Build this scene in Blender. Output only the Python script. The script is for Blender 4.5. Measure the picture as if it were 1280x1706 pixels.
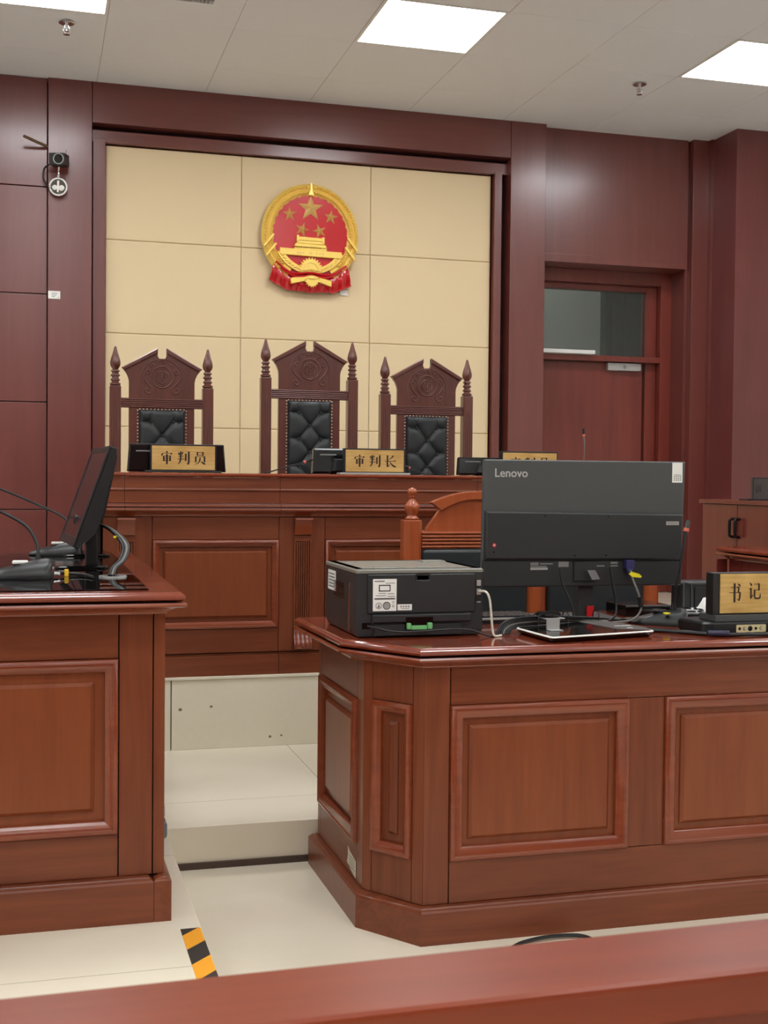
import bpy, bmesh, math, random
from mathutils import Matrix, Vector
random.seed(7)
C = bpy.context.scene
PI = math.pi
for o in list(bpy.data.objects): bpy.data.objects.remove(o, do_unlink=True)

# ------------------------------------------------------------------ camera
EYE = Vector((0, 0, 1.18))
FPX, YAW, PIT, ROLL = 2067.556, .27570, -.0270, .0097
cy, sy, cp, sp = math.cos(YAW), math.sin(YAW), math.cos(PIT), math.sin(PIT)
fw = Vector((sy*cp, cy*cp, sp)); rt = Vector((cy, -sy, 0)); up = rt.cross(fw)
r2 = math.cos(ROLL)*rt + math.sin(ROLL)*up; u2 = -math.sin(ROLL)*rt + math.cos(ROLL)*up
cam_d = bpy.data.cameras.new('camera'); cam = bpy.data.objects.new('camera', cam_d); C.collection.objects.link(cam)
cam_d.sensor_width = 36; cam_d.sensor_fit = 'AUTO'; cam_d.lens = FPX/1706*36; cam_d.clip_start = .02
m = Matrix((r2, u2, -fw)).transposed().to_4x4(); m.translation = EYE; cam.matrix_world = m
cam_d.dof.use_dof = True; cam_d.dof.focus_distance = 4.2; cam_d.dof.aperture_fstop = 12
C.camera = cam
C.view_settings.view_transform = 'Standard'; C.view_settings.look = 'None'
C.view_settings.gamma = 1; C.view_settings.use_curve_mapping = False
C.view_settings.exposure = 0.36
LAMP = 15.0            # brightness of the ceiling panels
w = bpy.data.worlds.new('world'); C.world = w; w.use_nodes = True
w.node_tree.nodes['Background'].inputs[0].default_value = (.6, .65, .7, 1)
w.node_tree.nodes['Background'].inputs[1].default_value = .05

# ------------------------------------------------------------------ materials
def lin(c):
    return tuple(((v/255)/12.92 if v/255 <= .04045 else ((v/255+.055)/1.055)**2.4) for v in c)+(1,)
def new_mat(name):
    mt = bpy.data.materials.new(name); mt.use_nodes = True
    nt = mt.node_tree; b = nt.nodes['Principled BSDF']; return mt, nt, b
def plain(name, col, rough=.5, metal=0, spec=.5, bump=0, bscale=300, noise=0, nscale=8, coat=0):
    mt, nt, b = new_mat(name)
    b.inputs['Base Color'].default_value = lin(col); b.inputs['Roughness'].default_value = rough
    b.inputs['Metallic'].default_value = metal; b.inputs['Specular IOR Level'].default_value = spec
    b.inputs['Coat Weight'].default_value = coat; b.inputs['Coat Roughness'].default_value = .08
    tc = nt.nodes.new('ShaderNodeTexCoord')
    if bump:
        n = nt.nodes.new('ShaderNodeTexNoise'); n.inputs['Scale'].default_value = bscale; n.inputs['Detail'].default_value = 3
        nt.links.new(tc.outputs['Object'], n.inputs['Vector'])
        bp = nt.nodes.new('ShaderNodeBump'); bp.inputs['Strength'].default_value = bump; bp.inputs['Distance'].default_value = .002
        nt.links.new(n.outputs['Fac'], bp.inputs['Height']); nt.links.new(bp.outputs['Normal'], b.inputs['Normal'])
    if noise:
        n = nt.nodes.new('ShaderNodeTexNoise'); n.inputs['Scale'].default_value = nscale; n.inputs['Detail'].default_value = 4
        nt.links.new(tc.outputs['Object'], n.inputs['Vector'])
        mx = nt.nodes.new('ShaderNodeMix'); mx.data_type = 'RGBA'
        c = lin(col); mx.inputs['A'].default_value = tuple(v*(1-noise) for v in c[:3])+(1,); mx.inputs['B'].default_value = tuple(min(1, v*(1+noise)) for v in c[:3])+(1,)
        nt.links.new(n.outputs['Fac'], mx.inputs['Factor']); nt.links.new(mx.outputs['Result'], b.inputs['Base Color'])
    return mt
def wood(name, dark, light, axis='Z', rough=.3, coat=.25, sc=1.0, smudge=0.0):
    mt, nt, b = new_mat(name)
    tc = nt.nodes.new('ShaderNodeTexCoord'); mp = nt.nodes.new('ShaderNodeMapping')
    s = {'X': (1.1, 16, 16), 'Y': (16, 1.1, 16), 'Z': (16, 16, 1.1)}[axis]
    mp.inputs['Scale'].default_value = tuple(v*sc for v in s)
    nt.links.new(tc.outputs['Object'], mp.inputs['Vector'])
    n1 = nt.nodes.new('ShaderNodeTexNoise'); n1.inputs['Scale'].default_value = 1.0; n1.inputs['Detail'].default_value = 5; n1.inputs['Distortion'].default_value = 1.4
    n2 = nt.nodes.new('ShaderNodeTexNoise'); n2.inputs['Scale'].default_value = 6.0; n2.inputs['Detail'].default_value = 4; n2.inputs['Distortion'].default_value = .3
    n3 = nt.nodes.new('ShaderNodeTexNoise'); n3.inputs['Scale'].default_value = 2.2; n3.inputs['Detail'].default_value = 2
    for n in (n1, n2): nt.links.new(mp.outputs['Vector'], n.inputs['Vector'])
    nt.links.new(tc.outputs['Object'], n3.inputs['Vector'])
    a = nt.nodes.new('ShaderNodeMath'); a.operation = 'MULTIPLY_ADD'; a.inputs[1].default_value = .45
    nt.links.new(n2.outputs['Fac'], a.inputs[0]); nt.links.new(n1.outputs['Fac'], a.inputs[2])
    a2 = nt.nodes.new('ShaderNodeMath'); a2.operation = 'MULTIPLY_ADD'; a2.inputs[1].default_value = .5
    nt.links.new(n3.outputs['Fac'], a2.inputs[0]); nt.links.new(a.outputs[0], a2.inputs[2])
    r = nt.nodes.new('ShaderNodeValToRGB')
    r.color_ramp.elements[0].position = .62; r.color_ramp.elements[0].color = lin(dark)
    r.color_ramp.elements[1].position = 1.28 if False else 1.0; r.color_ramp.elements[1].color = lin(light)
    mr = nt.nodes.new('ShaderNodeMapRange'); mr.inputs['From Min'].default_value = .55; mr.inputs['From Max'].default_value = 1.4
    mr.inputs['To Min'].default_value = 0; mr.inputs['To Max'].default_value = 1
    r.color_ramp.elements[0].position = .0
    nt.links.new(a2.outputs[0], mr.inputs['Value']); nt.links.new(mr.outputs['Result'], r.inputs['Fac'])
    nt.links.new(r.outputs['Color'], b.inputs['Base Color'])
    b.inputs['Roughness'].default_value = rough; b.inputs['Coat Weight'].default_value = coat; b.inputs['Coat Roughness'].default_value = max(.05, rough-.12)
    if coat <= .1: b.inputs['Specular IOR Level'].default_value = .38
    if smudge:
        rr = nt.nodes.new('ShaderNodeMapRange'); rr.inputs['To Min'].default_value = rough-smudge; rr.inputs['To Max'].default_value = rough+smudge
        nt.links.new(n3.outputs['Fac'], rr.inputs['Value']); nt.links.new(rr.outputs['Result'], b.inputs['Roughness'])
    return mt
def emit(name, col, strength):
    mt, nt, b = new_mat(name)
    b.inputs['Base Color'].default_value = (.8, .8, .8, 1)
    b.inputs['Emission Color'].default_value = col; b.inputs['Emission Strength'].default_value = strength
    return mt
def glass(name, tint=(1, 1, 1, 1), rough=0.0):
    mt = bpy.data.materials.new(name); mt.use_nodes = True; nt = mt.node_tree; nt.nodes.clear()
    o = nt.nodes.new('ShaderNodeOutputMaterial'); t = nt.nodes.new('ShaderNodeBsdfTransparent'); t.inputs[0].default_value = tint
    g = nt.nodes.new('ShaderNodeBsdfGlossy'); g.inputs['Roughness'].default_value = rough; f = nt.nodes.new('ShaderNodeFresnel'); f.inputs['IOR'].default_value = 1.5
    mx = nt.nodes.new('ShaderNodeMixShader')
    nt.links.new(f.outputs[0], mx.inputs[0]); nt.links.new(t.outputs[0], mx.inputs[1]); nt.links.new(g.outputs[0], mx.inputs[2]); nt.links.new(mx.outputs[0], o.inputs[0])
    return mt
def floor_mat(name='polished_tile', ox=.162, oy=.0, jx=.0022, jy=.0022):
    mt, nt, b = new_mat(name)
    tc = nt.nodes.new('ShaderNodeTexCoord'); sep = nt.nodes.new('ShaderNodeSeparateXYZ'); nt.links.new(tc.outputs['Object'], sep.inputs[0])
    masks = []
    for ax, off, jw in (('X', ox, jx), ('Y', oy, jy)):
        s1 = nt.nodes.new('ShaderNodeMath'); s1.operation = 'SUBTRACT'; s1.inputs[1].default_value = off-8; nt.links.new(sep.outputs[ax], s1.inputs[0])
        d = nt.nodes.new('ShaderNodeMath'); d.operation = 'MODULO'; d.inputs[1].default_value = .8; nt.links.new(s1.outputs[0], d.inputs[0])
        l = nt.nodes.new('ShaderNodeMath'); l.operation = 'LESS_THAN'; l.inputs[1].default_value = jw; nt.links.new(d.outputs[0], l.inputs[0]); masks.append(l)
    mxm = nt.nodes.new('ShaderNodeMath'); mxm.operation = 'MAXIMUM'; nt.links.new(masks[0].outputs[0], mxm.inputs[0]); nt.links.new(masks[1].outputs[0], mxm.inputs[1])
    n = nt.nodes.new('ShaderNodeTexNoise'); n.inputs['Scale'].default_value = 5; n.inputs['Detail'].default_value = 6; nt.links.new(tc.outputs['Object'], n.inputs['Vector'])
    c1 = nt.nodes.new('ShaderNodeMix'); c1.data_type = 'RGBA'; c1.inputs['A'].default_value = lin((229, 220, 197)); c1.inputs['B'].default_value = lin((238, 230, 210)); nt.links.new(n.outputs['Fac'], c1.inputs['Factor'])
    c2 = nt.nodes.new('ShaderNodeMix'); c2.data_type = 'RGBA'; c2.inputs['B'].default_value = lin((150, 138, 112))
    nt.links.new(mxm.outputs[0], c2.inputs['Factor']); nt.links.new(c1.outputs['Result'], c2.inputs['A']); nt.links.new(c2.outputs['Result'], b.inputs['Base Color'])
    b.inputs['Roughness'].default_value = .16
    return mt
def leather_mat():
    mt, nt, b = new_mat('black_leather')
    b.inputs['Base Color'].default_value = lin((38, 42, 44)); b.inputs['Roughness'].default_value = .38
    tc = nt.nodes.new('ShaderNodeTexCoord'); v = nt.nodes.new('ShaderNodeTexVoronoi'); v.inputs['Scale'].default_value = 260
    bp = nt.nodes.new('ShaderNodeBump'); bp.inputs['Strength'].default_value = .12; bp.inputs['Distance'].default_value = .001
    nt.links.new(tc.outputs['Object'], v.inputs['Vector']); nt.links.new(v.outputs['Distance'], bp.inputs['Height']); nt.links.new(bp.outputs['Normal'], b.inputs['Normal'])
    return mt
def brass_mat():
    mt, nt, b = new_mat('brushed_brass')
    tc = nt.nodes.new('ShaderNodeTexCoord'); mp = nt.nodes.new('ShaderNodeMapping'); mp.inputs['Scale'].default_value = (6, 30, 90)
    n = nt.nodes.new('ShaderNodeTexNoise'); n.inputs['Scale'].default_value = 1.5; n.inputs['Detail'].default_value = 4
    n2 = nt.nodes.new('ShaderNodeTexNoise'); n2.inputs['Scale'].default_value = 14; n2.inputs['Detail'].default_value = 3
    nt.links.new(tc.outputs['Object'], mp.inputs[0]); nt.links.new(mp.outputs[0], n.inputs['Vector']); nt.links.new(tc.outputs['Object'], n2.inputs['Vector'])
    ad = nt.nodes.new('ShaderNodeMath'); ad.operation = 'MULTIPLY_ADD'; ad.inputs[1].default_value = .5
    nt.links.new(n.outputs['Fac'], ad.inputs[0]); 
    hf = nt.nodes.new('ShaderNodeMath'); hf.operation = 'MULTIPLY'; hf.inputs[1].default_value = .5; nt.links.new(n2.outputs['Fac'], hf.inputs[0]); nt.links.new(hf.outputs[0], ad.inputs[2])
    r = nt.nodes.new('ShaderNodeValToRGB'); r.color_ramp.elements[0].position = .3; r.color_ramp.elements[0].color = lin((186, 146, 78)); r.color_ramp.elements[1].position = .7; r.color_ramp.elements[1].color = lin((226, 192, 122))
    nt.links.new(ad.outputs[0], r.inputs[0]); nt.links.new(r.outputs[0], b.inputs['Base Color'])
    b.inputs['Metallic'].default_value = .35; b.inputs['Roughness'].default_value = .42
    return mt

DK, DKL = (97, 45, 26), (136, 74, 46)
M = dict(
    desk_v=wood('desk_wood_vertical', DK, DKL, 'Z', .34, .1),
    desk_h=wood('desk_wood_horizontal', DK, DKL, 'X', .34, .1),
    desk_y=wood('desk_wood_depthwise', DK, DKL, 'Y', .34, .1),
    panel=wood('desk_panel_veneer', (112, 52, 28), (142, 76, 42), 'Z', .36, .1, .8),
    mold=wood('molding_wood', (114, 46, 24), (144, 72, 42), 'X', .27, .25),
    top=wood('desktop_wood', (110, 44, 26), (138, 62, 38), 'X', .16, .5, .8),
    wall=wood('wall_wood', (98, 45, 40), (117, 58, 50), 'Z', .34, .6, .6, .06),
    wall2=wood('wall_wood_pillar', (98, 46, 44), (116, 58, 54), 'Z', .4, .3, .6),
    door=wood('door_wood', (98, 36, 28), (130, 54, 40), 'Z', .35, .2, .5),
    chair=wood('chair_wood', (84, 42, 33), (114, 62, 49), 'Z', .28, .5),
    cchair=wood('clerk_chair_wood', (150, 68, 34), (178, 92, 50), 'Z', .26, .4),
    side=wood('side_desk_wood', (96, 34, 29), (120, 47, 41), 'Z', .34, .2),
    rail=wood('rail_wood', (112, 40, 15), (142, 60, 26), 'X', .36, .08, .6),
    cream=plain('cream_fabric', (226, 204, 164), .8, bump=.15, bscale=500, noise=.02, nscale=3),
    backing=plain('dark_gap', (40, 22, 20), .8),
    ceil=plain('ceiling_tile', (228, 231, 236), .7, bump=.1, bscale=60),
    ceilgap=plain('ceiling_joint', (176, 176, 176), .8),
    white=plain('white_paint', (225, 225, 222), .6),
    plaster=plain('grey_plaster', (200, 205, 198), .8),
    floor=floor_mat(), floor_plain=floor_mat('polished_tile_plain', 0, 0, -1, -1), floor_left=floor_mat('polished_tile_left', 0, .25, -1, .0018),
    riser=plain('riser_tile', (226, 218, 196), .25, noise=.03, nscale=40),
    metal=plain('dark_metal', (84, 72, 66), .35, .6),
    chrome=plain('chrome', (215, 215, 215), .18, 1),
    silver=plain('silver_plastic', (178, 178, 175), .35, .4),
    black=plain('black_plastic', (24, 25, 26), .38),
    blackg=plain('gloss_black', (12, 12, 13), .12),
    mong=plain('monitor_grey', (72, 74, 74), .45, bump=.1, bscale=700),
    mond=plain('monitor_dark', (38, 40, 40), .5, bump=.1, bscale=700),
    printer=plain('printer_plastic', (44, 47, 48), .36, bump=.12, bscale=800),
    printer2=plain('printer_plastic_dark', (26, 28, 28), .4),
    ptop_sheen=plain('printer_top_sheen', (128, 127, 118), .3),  # pale tone paints the ceiling reflection onto the dark printer top
    screen=plain('lcd_screen', (40, 28, 28), .16),
    leather=leather_mat(), brass=brass_mat(),
    nail=plain('brass_nail', (214, 200, 178), .3, .9),
    ink=plain('dark_lettering', (46, 22, 14), .5),
    letter=plain('silver_lettering', (196, 196, 192), .35, .3),
    paper=plain('white_label', (236, 236, 230), .6),
    greyp=plain('grey_print', (120, 120, 118), .6),
    gold=plain('emblem_gold', (244, 208, 104), .34, .25, noise=.06, nscale=30),
    goldd=plain('emblem_gold_deep', (222, 184, 112), .35, .3),
    red=plain('emblem_red', (196, 16, 26), .22, coat=.0),
    reds=plain('emblem_ribbon_red', (190, 20, 28), .2, coat=.5),
    redl=plain('indicator_red', (235, 60, 60), .4),
    ring=plain('mic_ring', (220, 110, 90), .4),
    yellow=plain('yellow_tag', (240, 226, 40), .5),
    ylw2=plain('yellow_tape', (240, 190, 30), .5),
    hazy=plain('hazard_yellow', (244, 166, 34), .5),
    hazb=plain('hazard_black', (44, 38, 34), .55),
    green=plain('green_clip', (116, 190, 120), .45),
    cable=plain('cable_black', (24, 25, 26), .4),
    cableg=plain('cable_grey', (120, 118, 112), .4),
    cablew=plain('cable_white', (214, 208, 190), .45),
    blue=plain('vga_blue', (44, 42, 92), .45),
    beige=plain('beige_port_plate', (206, 194, 150), .5),
    darkmetal=plain('bronze_handle', (44, 36, 34), .35, .6),
    slate=plain('slate_plate', (74, 66, 66), .4),
    bluegrey=plain('bluegrey_plastic', (112, 122, 130), .5),
    redtag=plain('red_tag', (190, 22, 28), .3),
    tissue=plain('tissue', (224, 222, 216), .8),
    glass=glass('clear_glass', (.93, .96, .95, 1)),
    acrylic=glass('clear_acrylic', (.92, .90, .88, 1), .08),
    lamp=emit('lamp_diffuser', (.95, .975, 1, 1), LAMP),
    corridor_fill=emit('corridor_fill_glow', (.95, 1, .96, 1), 4),  # glow of the panel added in the corridor
)

# ------------------------------------------------------------------ builders
def put(name, loc=(0, 0, 0), rz=0, label=None, cat=None, group=None, kind=None):
    o = bpy.data.objects.new(name, None); o.empty_display_size = .05; C.collection.objects.link(o)
    o.location = loc; o.rotation_euler = (0, 0, rz)
    return tag(o, label, cat, group, kind)
def tag(o, label=None, cat=None, group=None, kind=None):
    if label: o['label'] = label
    if cat: o['category'] = cat
    if group: o['group'] = group
    if kind: o['kind'] = kind
    return o
def dup(root, loc, rz=0, label=None):
    def cp_(o, parent):
        c = o.copy(); C.collection.objects.link(c); c.parent = parent
        for ch in kids.get(o.name, []): cp_(ch, c)
        return c
    kids = {}
    for o in C.objects:
        if o.parent: kids.setdefault(o.parent.name, []).append(o)
    c = cp_(root, None); c.location = loc; c.rotation_euler = (0, 0, rz)
    if label: c['label'] = label
    return c
def face_m(origin, n):
    n = Vector(n).normalized(); u = Vector((-n.y, n.x, 0)).normalized(); v = n.cross(u)
    mm = Matrix((u, v, n)).transposed().to_4x4(); mm.translation = Vector(origin); return mm
def off_poly(poly, d):
    n = len(poly); out = []
    for i in range(n):
        p0 = Vector(poly[i-1]); p1 = Vector(poly[i]); p2 = Vector(poly[(i+1) % n])
        e1 = (p1-p0).normalized(); e2 = (p2-p1).normalized()
        n1 = Vector((e1.y, -e1.x)); n2 = Vector((e2.y, -e2.x)); b = (n1+n2)
        b = b/max(1e-6, (1+n1.dot(n2))); out.append(p1+b*d)
    return out
class MB:
    def __init__(s): s.v = []; s.f = []; s.mi = []; s.cur = 0
    def add(s, vs, fs, mat=None):
        b = len(s.v)
        s.v += [tuple(mat @ Vector(p)) if mat else tuple(p) for p in vs]
        s.f += [tuple(b+i for i in f) for f in fs]; s.mi += [s.cur]*len(fs); return s
    def bm(s, bm, mat=None):
        bm.verts.index_update(); s.add([v.co.copy() for v in bm.verts], [[v.index for v in f.verts] for f in bm.faces], mat); bm.free(); return s
    def box(s, x0, x1, y0, y1, z0, z1, bev=.002, mat=None, seg=2):
        bm = bmesh.new(); bmesh.ops.create_cube(bm, size=1)
        for v in bm.verts: v.co = Vector(((x0+x1)/2+v.co.x*(x1-x0), (y0+y1)/2+v.co.y*(y1-y0), (z0+z1)/2+v.co.z*(z1-z0)))
        bev = min(bev, .45*min(abs(x1-x0), abs(y1-y0), abs(z1-z0)))
        if bev > 0: bmesh.ops.bevel(bm, geom=list(bm.edges), offset=bev, segments=seg, affect='EDGES', profile=.5)
        return s.bm(bm, mat)
    def loft(s, poly, rings, mat=None, cap0=True, cap1=True):
        n = len(poly); vs = []; fs = []
        for d, z in rings: vs += [(p.x, p.y, z) for p in off_poly(poly, d)]
        for k in range(len(rings)-1):
            for i in range(n):
                j = (i+1) % n; fs.append((k*n+i, k*n+j, (k+1)*n+j, (k+1)*n+i))
        if cap0: fs.append(tuple(reversed(range(n))))
        if cap1: fs.append(tuple((len(rings)-1)*n+i for i in range(n)))
        return s.add(vs, fs, mat)
    def prism(s, poly, z0, z1, mat=None, bev=0):
        a = sum(poly[i-1][0]*poly[i][1]-poly[i][0]*poly[i-1][1] for i in range(len(poly)))
        if a < 0: poly = list(reversed(poly))
        if bev: return s.loft(poly, [(-bev, z0), (0, z0+bev), (0, z1-bev), (-bev, z1)], mat)
        return s.loft(poly, [(0, z0), (0, z1)], mat)
    def lathe(s, prof, seg=24, mat=None, sx=1, sy=1):
        vs = []; fs = []; n = len(prof)
        for r, z in prof:
            for i in range(seg):
                a = 2*PI*i/seg; vs.append((r*sx*math.cos(a), r*sy*math.sin(a), z))
        for k in range(n-1):
            for i in range(seg):
                j = (i+1) % seg; fs.append((k*seg+i, k*seg+j, (k+1)*seg+j, (k+1)*seg+i))
        fs.append(tuple(reversed(range(seg)))); fs.append(tuple((n-1)*seg+i for i in range(seg)))
        return s.add(vs, fs, mat)
    def tube(s, pts, r, seg=8, mat=None, sub=6):
        P = [Vector(p) for p in pts]
        if sub > 1 and len(P) > 2:
            Q = []
            for i in range(len(P)-1):
                a = P[max(0, i-1)]; b = P[i]; c = P[i+1]; d = P[min(len(P)-1, i+2)]
                for k in range(sub):
                    t = k/sub; Q.append(.5*((2*b)+(c-a)*t+(2*a-5*b+4*c-d)*t*t+(3*b-a-3*c+d)*t**3))
            Q.append(P[-1]); P = Q
        R = r if callable(r) else (lambda t: r)
        vs = []; fs = []; nrm = None
        for i, p in enumerate(P):
            t = (P[min(i+1, len(P)-1)]-P[max(i-1, 0)]).normalized()
            if nrm is None: nrm = t.cross(Vector((0, 0, 1))) if abs(t.z) < .9 else t.cross(Vector((1, 0, 0)))
            nrm = (nrm-t*nrm.dot(t)).normalized(); bn = t.cross(nrm); rr = R(i/(len(P)-1))
            for k in range(seg):
                a = 2*PI*k/seg; vs.append(p+nrm*math.cos(a)*rr+bn*math.sin(a)*rr)
        for i in range(len(P)-1):
            for k in range(seg):
                j = (k+1) % seg; fs.append((i*seg+k, i*seg+j, (i+1)*seg+j, (i+1)*seg+k))
        fs.append(tuple(reversed(range(seg)))); fs.append(tuple((len(P)-1)*seg+k for k in range(seg)))
        return s.add(vs, fs, mat)
    def ball(s, c, r, seg=12, sc=(1, 1, 1), mat=None):
        bm = bmesh.new(); bmesh.ops.create_uvsphere(bm, u_segments=seg, v_segments=max(6, seg//2), radius=r)
        for v in bm.verts: v.co = Vector((c[0]+v.co.x*sc[0], c[1]+v.co.y*sc[1], c[2]+v.co.z*sc[2]))
        return s.bm(bm, mat)
    def disc(s, c, r, z0, z1, mat=None, seg=28, sx=1):
        return s.prism([(c[0]+sx*r*math.cos(2*PI*i/seg), c[1]+r*math.sin(2*PI*i/seg)) for i in range(seg)], z0, z1, mat)
    def ringp(s, c, ro, ri, z0, z1, mat=None, a0=0, a1=2*PI, seg=40):
        full = abs(a1-a0-2*PI) < 1e-6; n = seg if full else seg+1; vs = []; fs = []
        for i in range(n):
            a = a0+(a1-a0)*i/seg; ca, sa = math.cos(a), math.sin(a)
            vs += [(c[0]+ro*ca, c[1]+ro*sa, z0), (c[0]+ro*ca, c[1]+ro*sa, z1), (c[0]+ri*ca, c[1]+ri*sa, z1), (c[0]+ri*ca, c[1]+ri*sa, z0)]
        for i in range(n if full else n-1):
            j = (i+1) % n
            for k in range(4): fs.append((i*4+k, j*4+k, j*4+(k+1) % 4, i*4+(k+1) % 4))
        if not full: fs += [(0, 1, 2, 3), tuple((n-1)*4+k for k in (3, 2, 1, 0))]
        return s.add(vs, fs, mat)
    def text(s, body, size, mat, ext=.0006, align='CENTER', bold=0.0):
        cu = bpy.data.curves.new('t', 'FONT'); cu.body = body; cu.size = size; cu.extrude = ext; cu.align_x = align; cu.align_y = 'CENTER'; cu.offset = bold
        cu.resolution_u = 3
        o = bpy.data.objects.new('t', cu); C.collection.objects.link(o)
        dg = bpy.context.evaluated_depsgraph_get(); me = bpy.data.meshes.new_from_object(o.evaluated_get(dg))
        s.add([v.co.copy() for v in me.vertices], [list(p.vertices) for p in me.polygons], mat)
        bpy.data.objects.remove(o); bpy.data.curves.remove(cu); bpy.data.meshes.remove(me); return s
    def build(s, name, mats, parent=None, at=None, ang=35, world=False):
        """one mesh object; world=True: the vertices are in world space"""
        me = bpy.data.meshes.new(name)
        base = Vector((0, 0, 0))
        if parent is not None and world: base = Vector(parent.location) if parent.parent is None else Vector(parent.parent.location) if parent.parent.parent is None else Vector(parent.parent.parent.location)
        if parent is None and at is not None: base = Vector(at)
        me.from_pydata([tuple(Vector(p)-base) for p in s.v], [], s.f)
        bm = bmesh.new(); bm.from_mesh(me); bmesh.ops.recalc_face_normals(bm, faces=bm.faces); bm.to_mesh(me); bm.free()
        if not isinstance(mats, (list, tuple)): mats = [mats]
        for mt in mats: me.materials.append(mt)
        if len(mats) > 1:
            for p, i in zip(me.polygons, s.mi): p.material_index = i
        me.shade_smooth(); me.set_sharp_from_angle(angle=math.radians(ang))
        o = bpy.data.objects.new(name, me); C.collection.objects.link(o)
        if ang < 60:
            wn = o.modifiers.new('weighted_normal', 'WEIGHTED_NORMAL'); wn.keep_sharp = True; wn.weight = 80
        if parent is not None: o.parent = parent
        elif at is not None: o.location = at
        return o
def B(x0, x1, y0, y1, z0, z1, bev=.002): return MB().box(x0, x1, y0, y1, z0, z1, bev)
def struct(o): o['kind'] = 'structure'; return o
def rect(x0, x1, y0, y1): return [(x0, y0), (x1, y0), (x1, y1), (x0, y1)]

# ------------------------------------------------------------------ shell
ZC = 3.48; Z1 = .128; Z2 = .41
XL, XR, YB = -3.2, 5.7, -4.6
fl = struct(B(XL, XR, YB, 3.74, -.1, 0, 0).build('floor', M['floor_plain']))
struct(B(.381, XR, 3.715, 4.9, -.05, Z1, .003).build('floor_platform', M['floor']))
struct(B(XL, .38, 1.9, 4.9, -.05, Z1, .003).build('floor_left_platform', M['floor_left']))
jp = MB(); jp.box(XL, XR, 4.80, 8.6, -.05, Z2-.004, .002)
struct(jp.build('floor_judges_platform', M['floor']))
st = put('trim_1', (0, 4.775, Z1), kind='structure')
MB().box(XL, .508, 4.775, 4.80, Z1, Z2-.012, .002).box(.512, 2.7, 4.775, 4.80, Z1, Z2-.012, .002).box(2.704, XR, 4.775, 4.80, Z1, Z2-.012, .002).build('riser_tile', M['riser'], st, world=True)
B(XL, XR, 4.768, 4.83, Z2-.012, Z2, .003).build('nosing', M['riser'], st, world=True)
fm = face_m((0, 4.775, 0), (0, -1, 0)); ch = MB()
for x, z, r in ((.545, .285, .006), (.664, .292, .005), (.895, .165, .005), (.94, .168, .004)): ch.disc((x, z), r, 0, .0006, fm, 10, 1.2)
ch.build('chip_mark', plain('chip_grey', (128, 116, 92), .7), st, world=True)
struct(B(.382, XR, 3.706, 3.7148, 0.0, .020, .001).build('trim_2', M['metal']))
# ceiling with tiles
LX = [(-.262, .342), (1.632, 2.222), (3.50, 4.09)]; LXL = [(-2.155, -1.565)]
T = .6335; X0 = .354; Y0 = 5.772
lampcells = set()
for i in (-4, -1, 2, 5):
    for j in (0, -4, -8, -12, -16): lampcells.add((i, j))
vent_cell = (0, 0)
ce = put('ceiling', (0, 0, ZC), kind='structure')
tl = MB()
i0, i1 = -6, 9
for i in range(i0, i1):
    for j in range(-17, 3):
        if (i, j) in lampcells or (i, j) == vent_cell: continue
        xa, xb = X0+i*T, X0+(i+1)*T; ya, yb = Y0+j*T, Y0+(j+1)*T
        xa, xb, ya, yb = max(xa, XL), min(xb, XR), max(ya, YB), min(yb, 7.75)
        if xb-xa < .02 or yb-ya < .02: continue
        tl.box(xa+.0012, xb-.0012, ya+.0012, yb-.0012, ZC, ZC+.02, .002, seg=1)
tl.build('ceiling_tile', M['ceil'], ce, world=True)
B(XL, XR, YB, 8.0, ZC+.075, ZC+.12, 0).build('slab', M['ceilgap'], ce, world=True)
tb = MB()
for i in range(i0, i1+1): tb.box(X0+i*T-.012, X0+i*T+.012, YB, 7.6, ZC+.004, ZC+.03, 0)
for j in range(-17, 4): tb.box(XL, XR, Y0+j*T-.012, Y0+j*T+.012, ZC+.006, ZC+.028, 0)
tb.build('ceiling_grid', M['ceilgap'], ce, world=True)

# back wall: core + padded panels + wooden frame
wb = put('wall_back', (0, 7.5, 0), kind='structure')
B(XL, 3.16, 7.62, 7.74, Z2-.01, ZC+.05, 0).build('core', M['backing'], wb, world=True)
k = 7.588/7.5
cxs = [.404*k, 1.208*k, 2.017*k, 2.812*k]
def zk(z, yy): return 1.18+(z-1.18)*yy/7.5
czs = [Z2, zk(.93, 7.588), zk(1.473, 7.588), zk(2.0225, 7.588), zk(2.57, 7.588), zk(3.118, 7.588)]
for a in range(3):
    for b in range(5):
        MB().loft(rect(cxs[a]+.0006, cxs[a+1]-.0006, czs[b]+.0006, czs[b+1]-.0006), [(0, -.03), (0, -.007), (-.002, -.003), (-.005, -.0008), (-.010, 0)], face_m((0, 7.588, 0), (0, -1, 0))).build('padded_panel', M['cream'], wb, world=True)
# frame around the cream field (thin inner frame boards then beam and columns proud of it)
struct(MB().box(.335, .402*k, 7.545, 7.62, Z2, 3.165, .003).box(2.822*k, 2.905, 7.545, 7.62, Z2, 3.165, .003).build('trim_3', M['wall']))
struct(B(.33, 2.95, 7.548, 7.62, zk(3.122, 7.588), 3.215, .003).build('trim_4', wood('wall_wood_h', (98, 45, 40), (117, 58, 50), 'X', .34, .6, .6)))
struct(B(.33, 2.945, 7.50, 7.62, 3.243, ZC, .003).build('trim_5', bpy.data.materials['wall_wood_h']))
def column(name, x0, x1, y0, y1, z0=Z2, z1=ZC, mt='wall'): return struct(B(x0, x1, y0, y1, z0, z1, .003).build(name, M[mt]))
column('trim_6', .079, .327, 7.50, 7.62)
column('trim_7', 2.947, 3.19, 7.50, 7.86)
struct(MB().box(XL, .079, 7.60, 7.62, Z2, ZC, 0).build('wall_left_backing', M['backing']))
lw = put('wall_left_of_bench', (-.5, 7.52, Z2), kind='structure')
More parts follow.
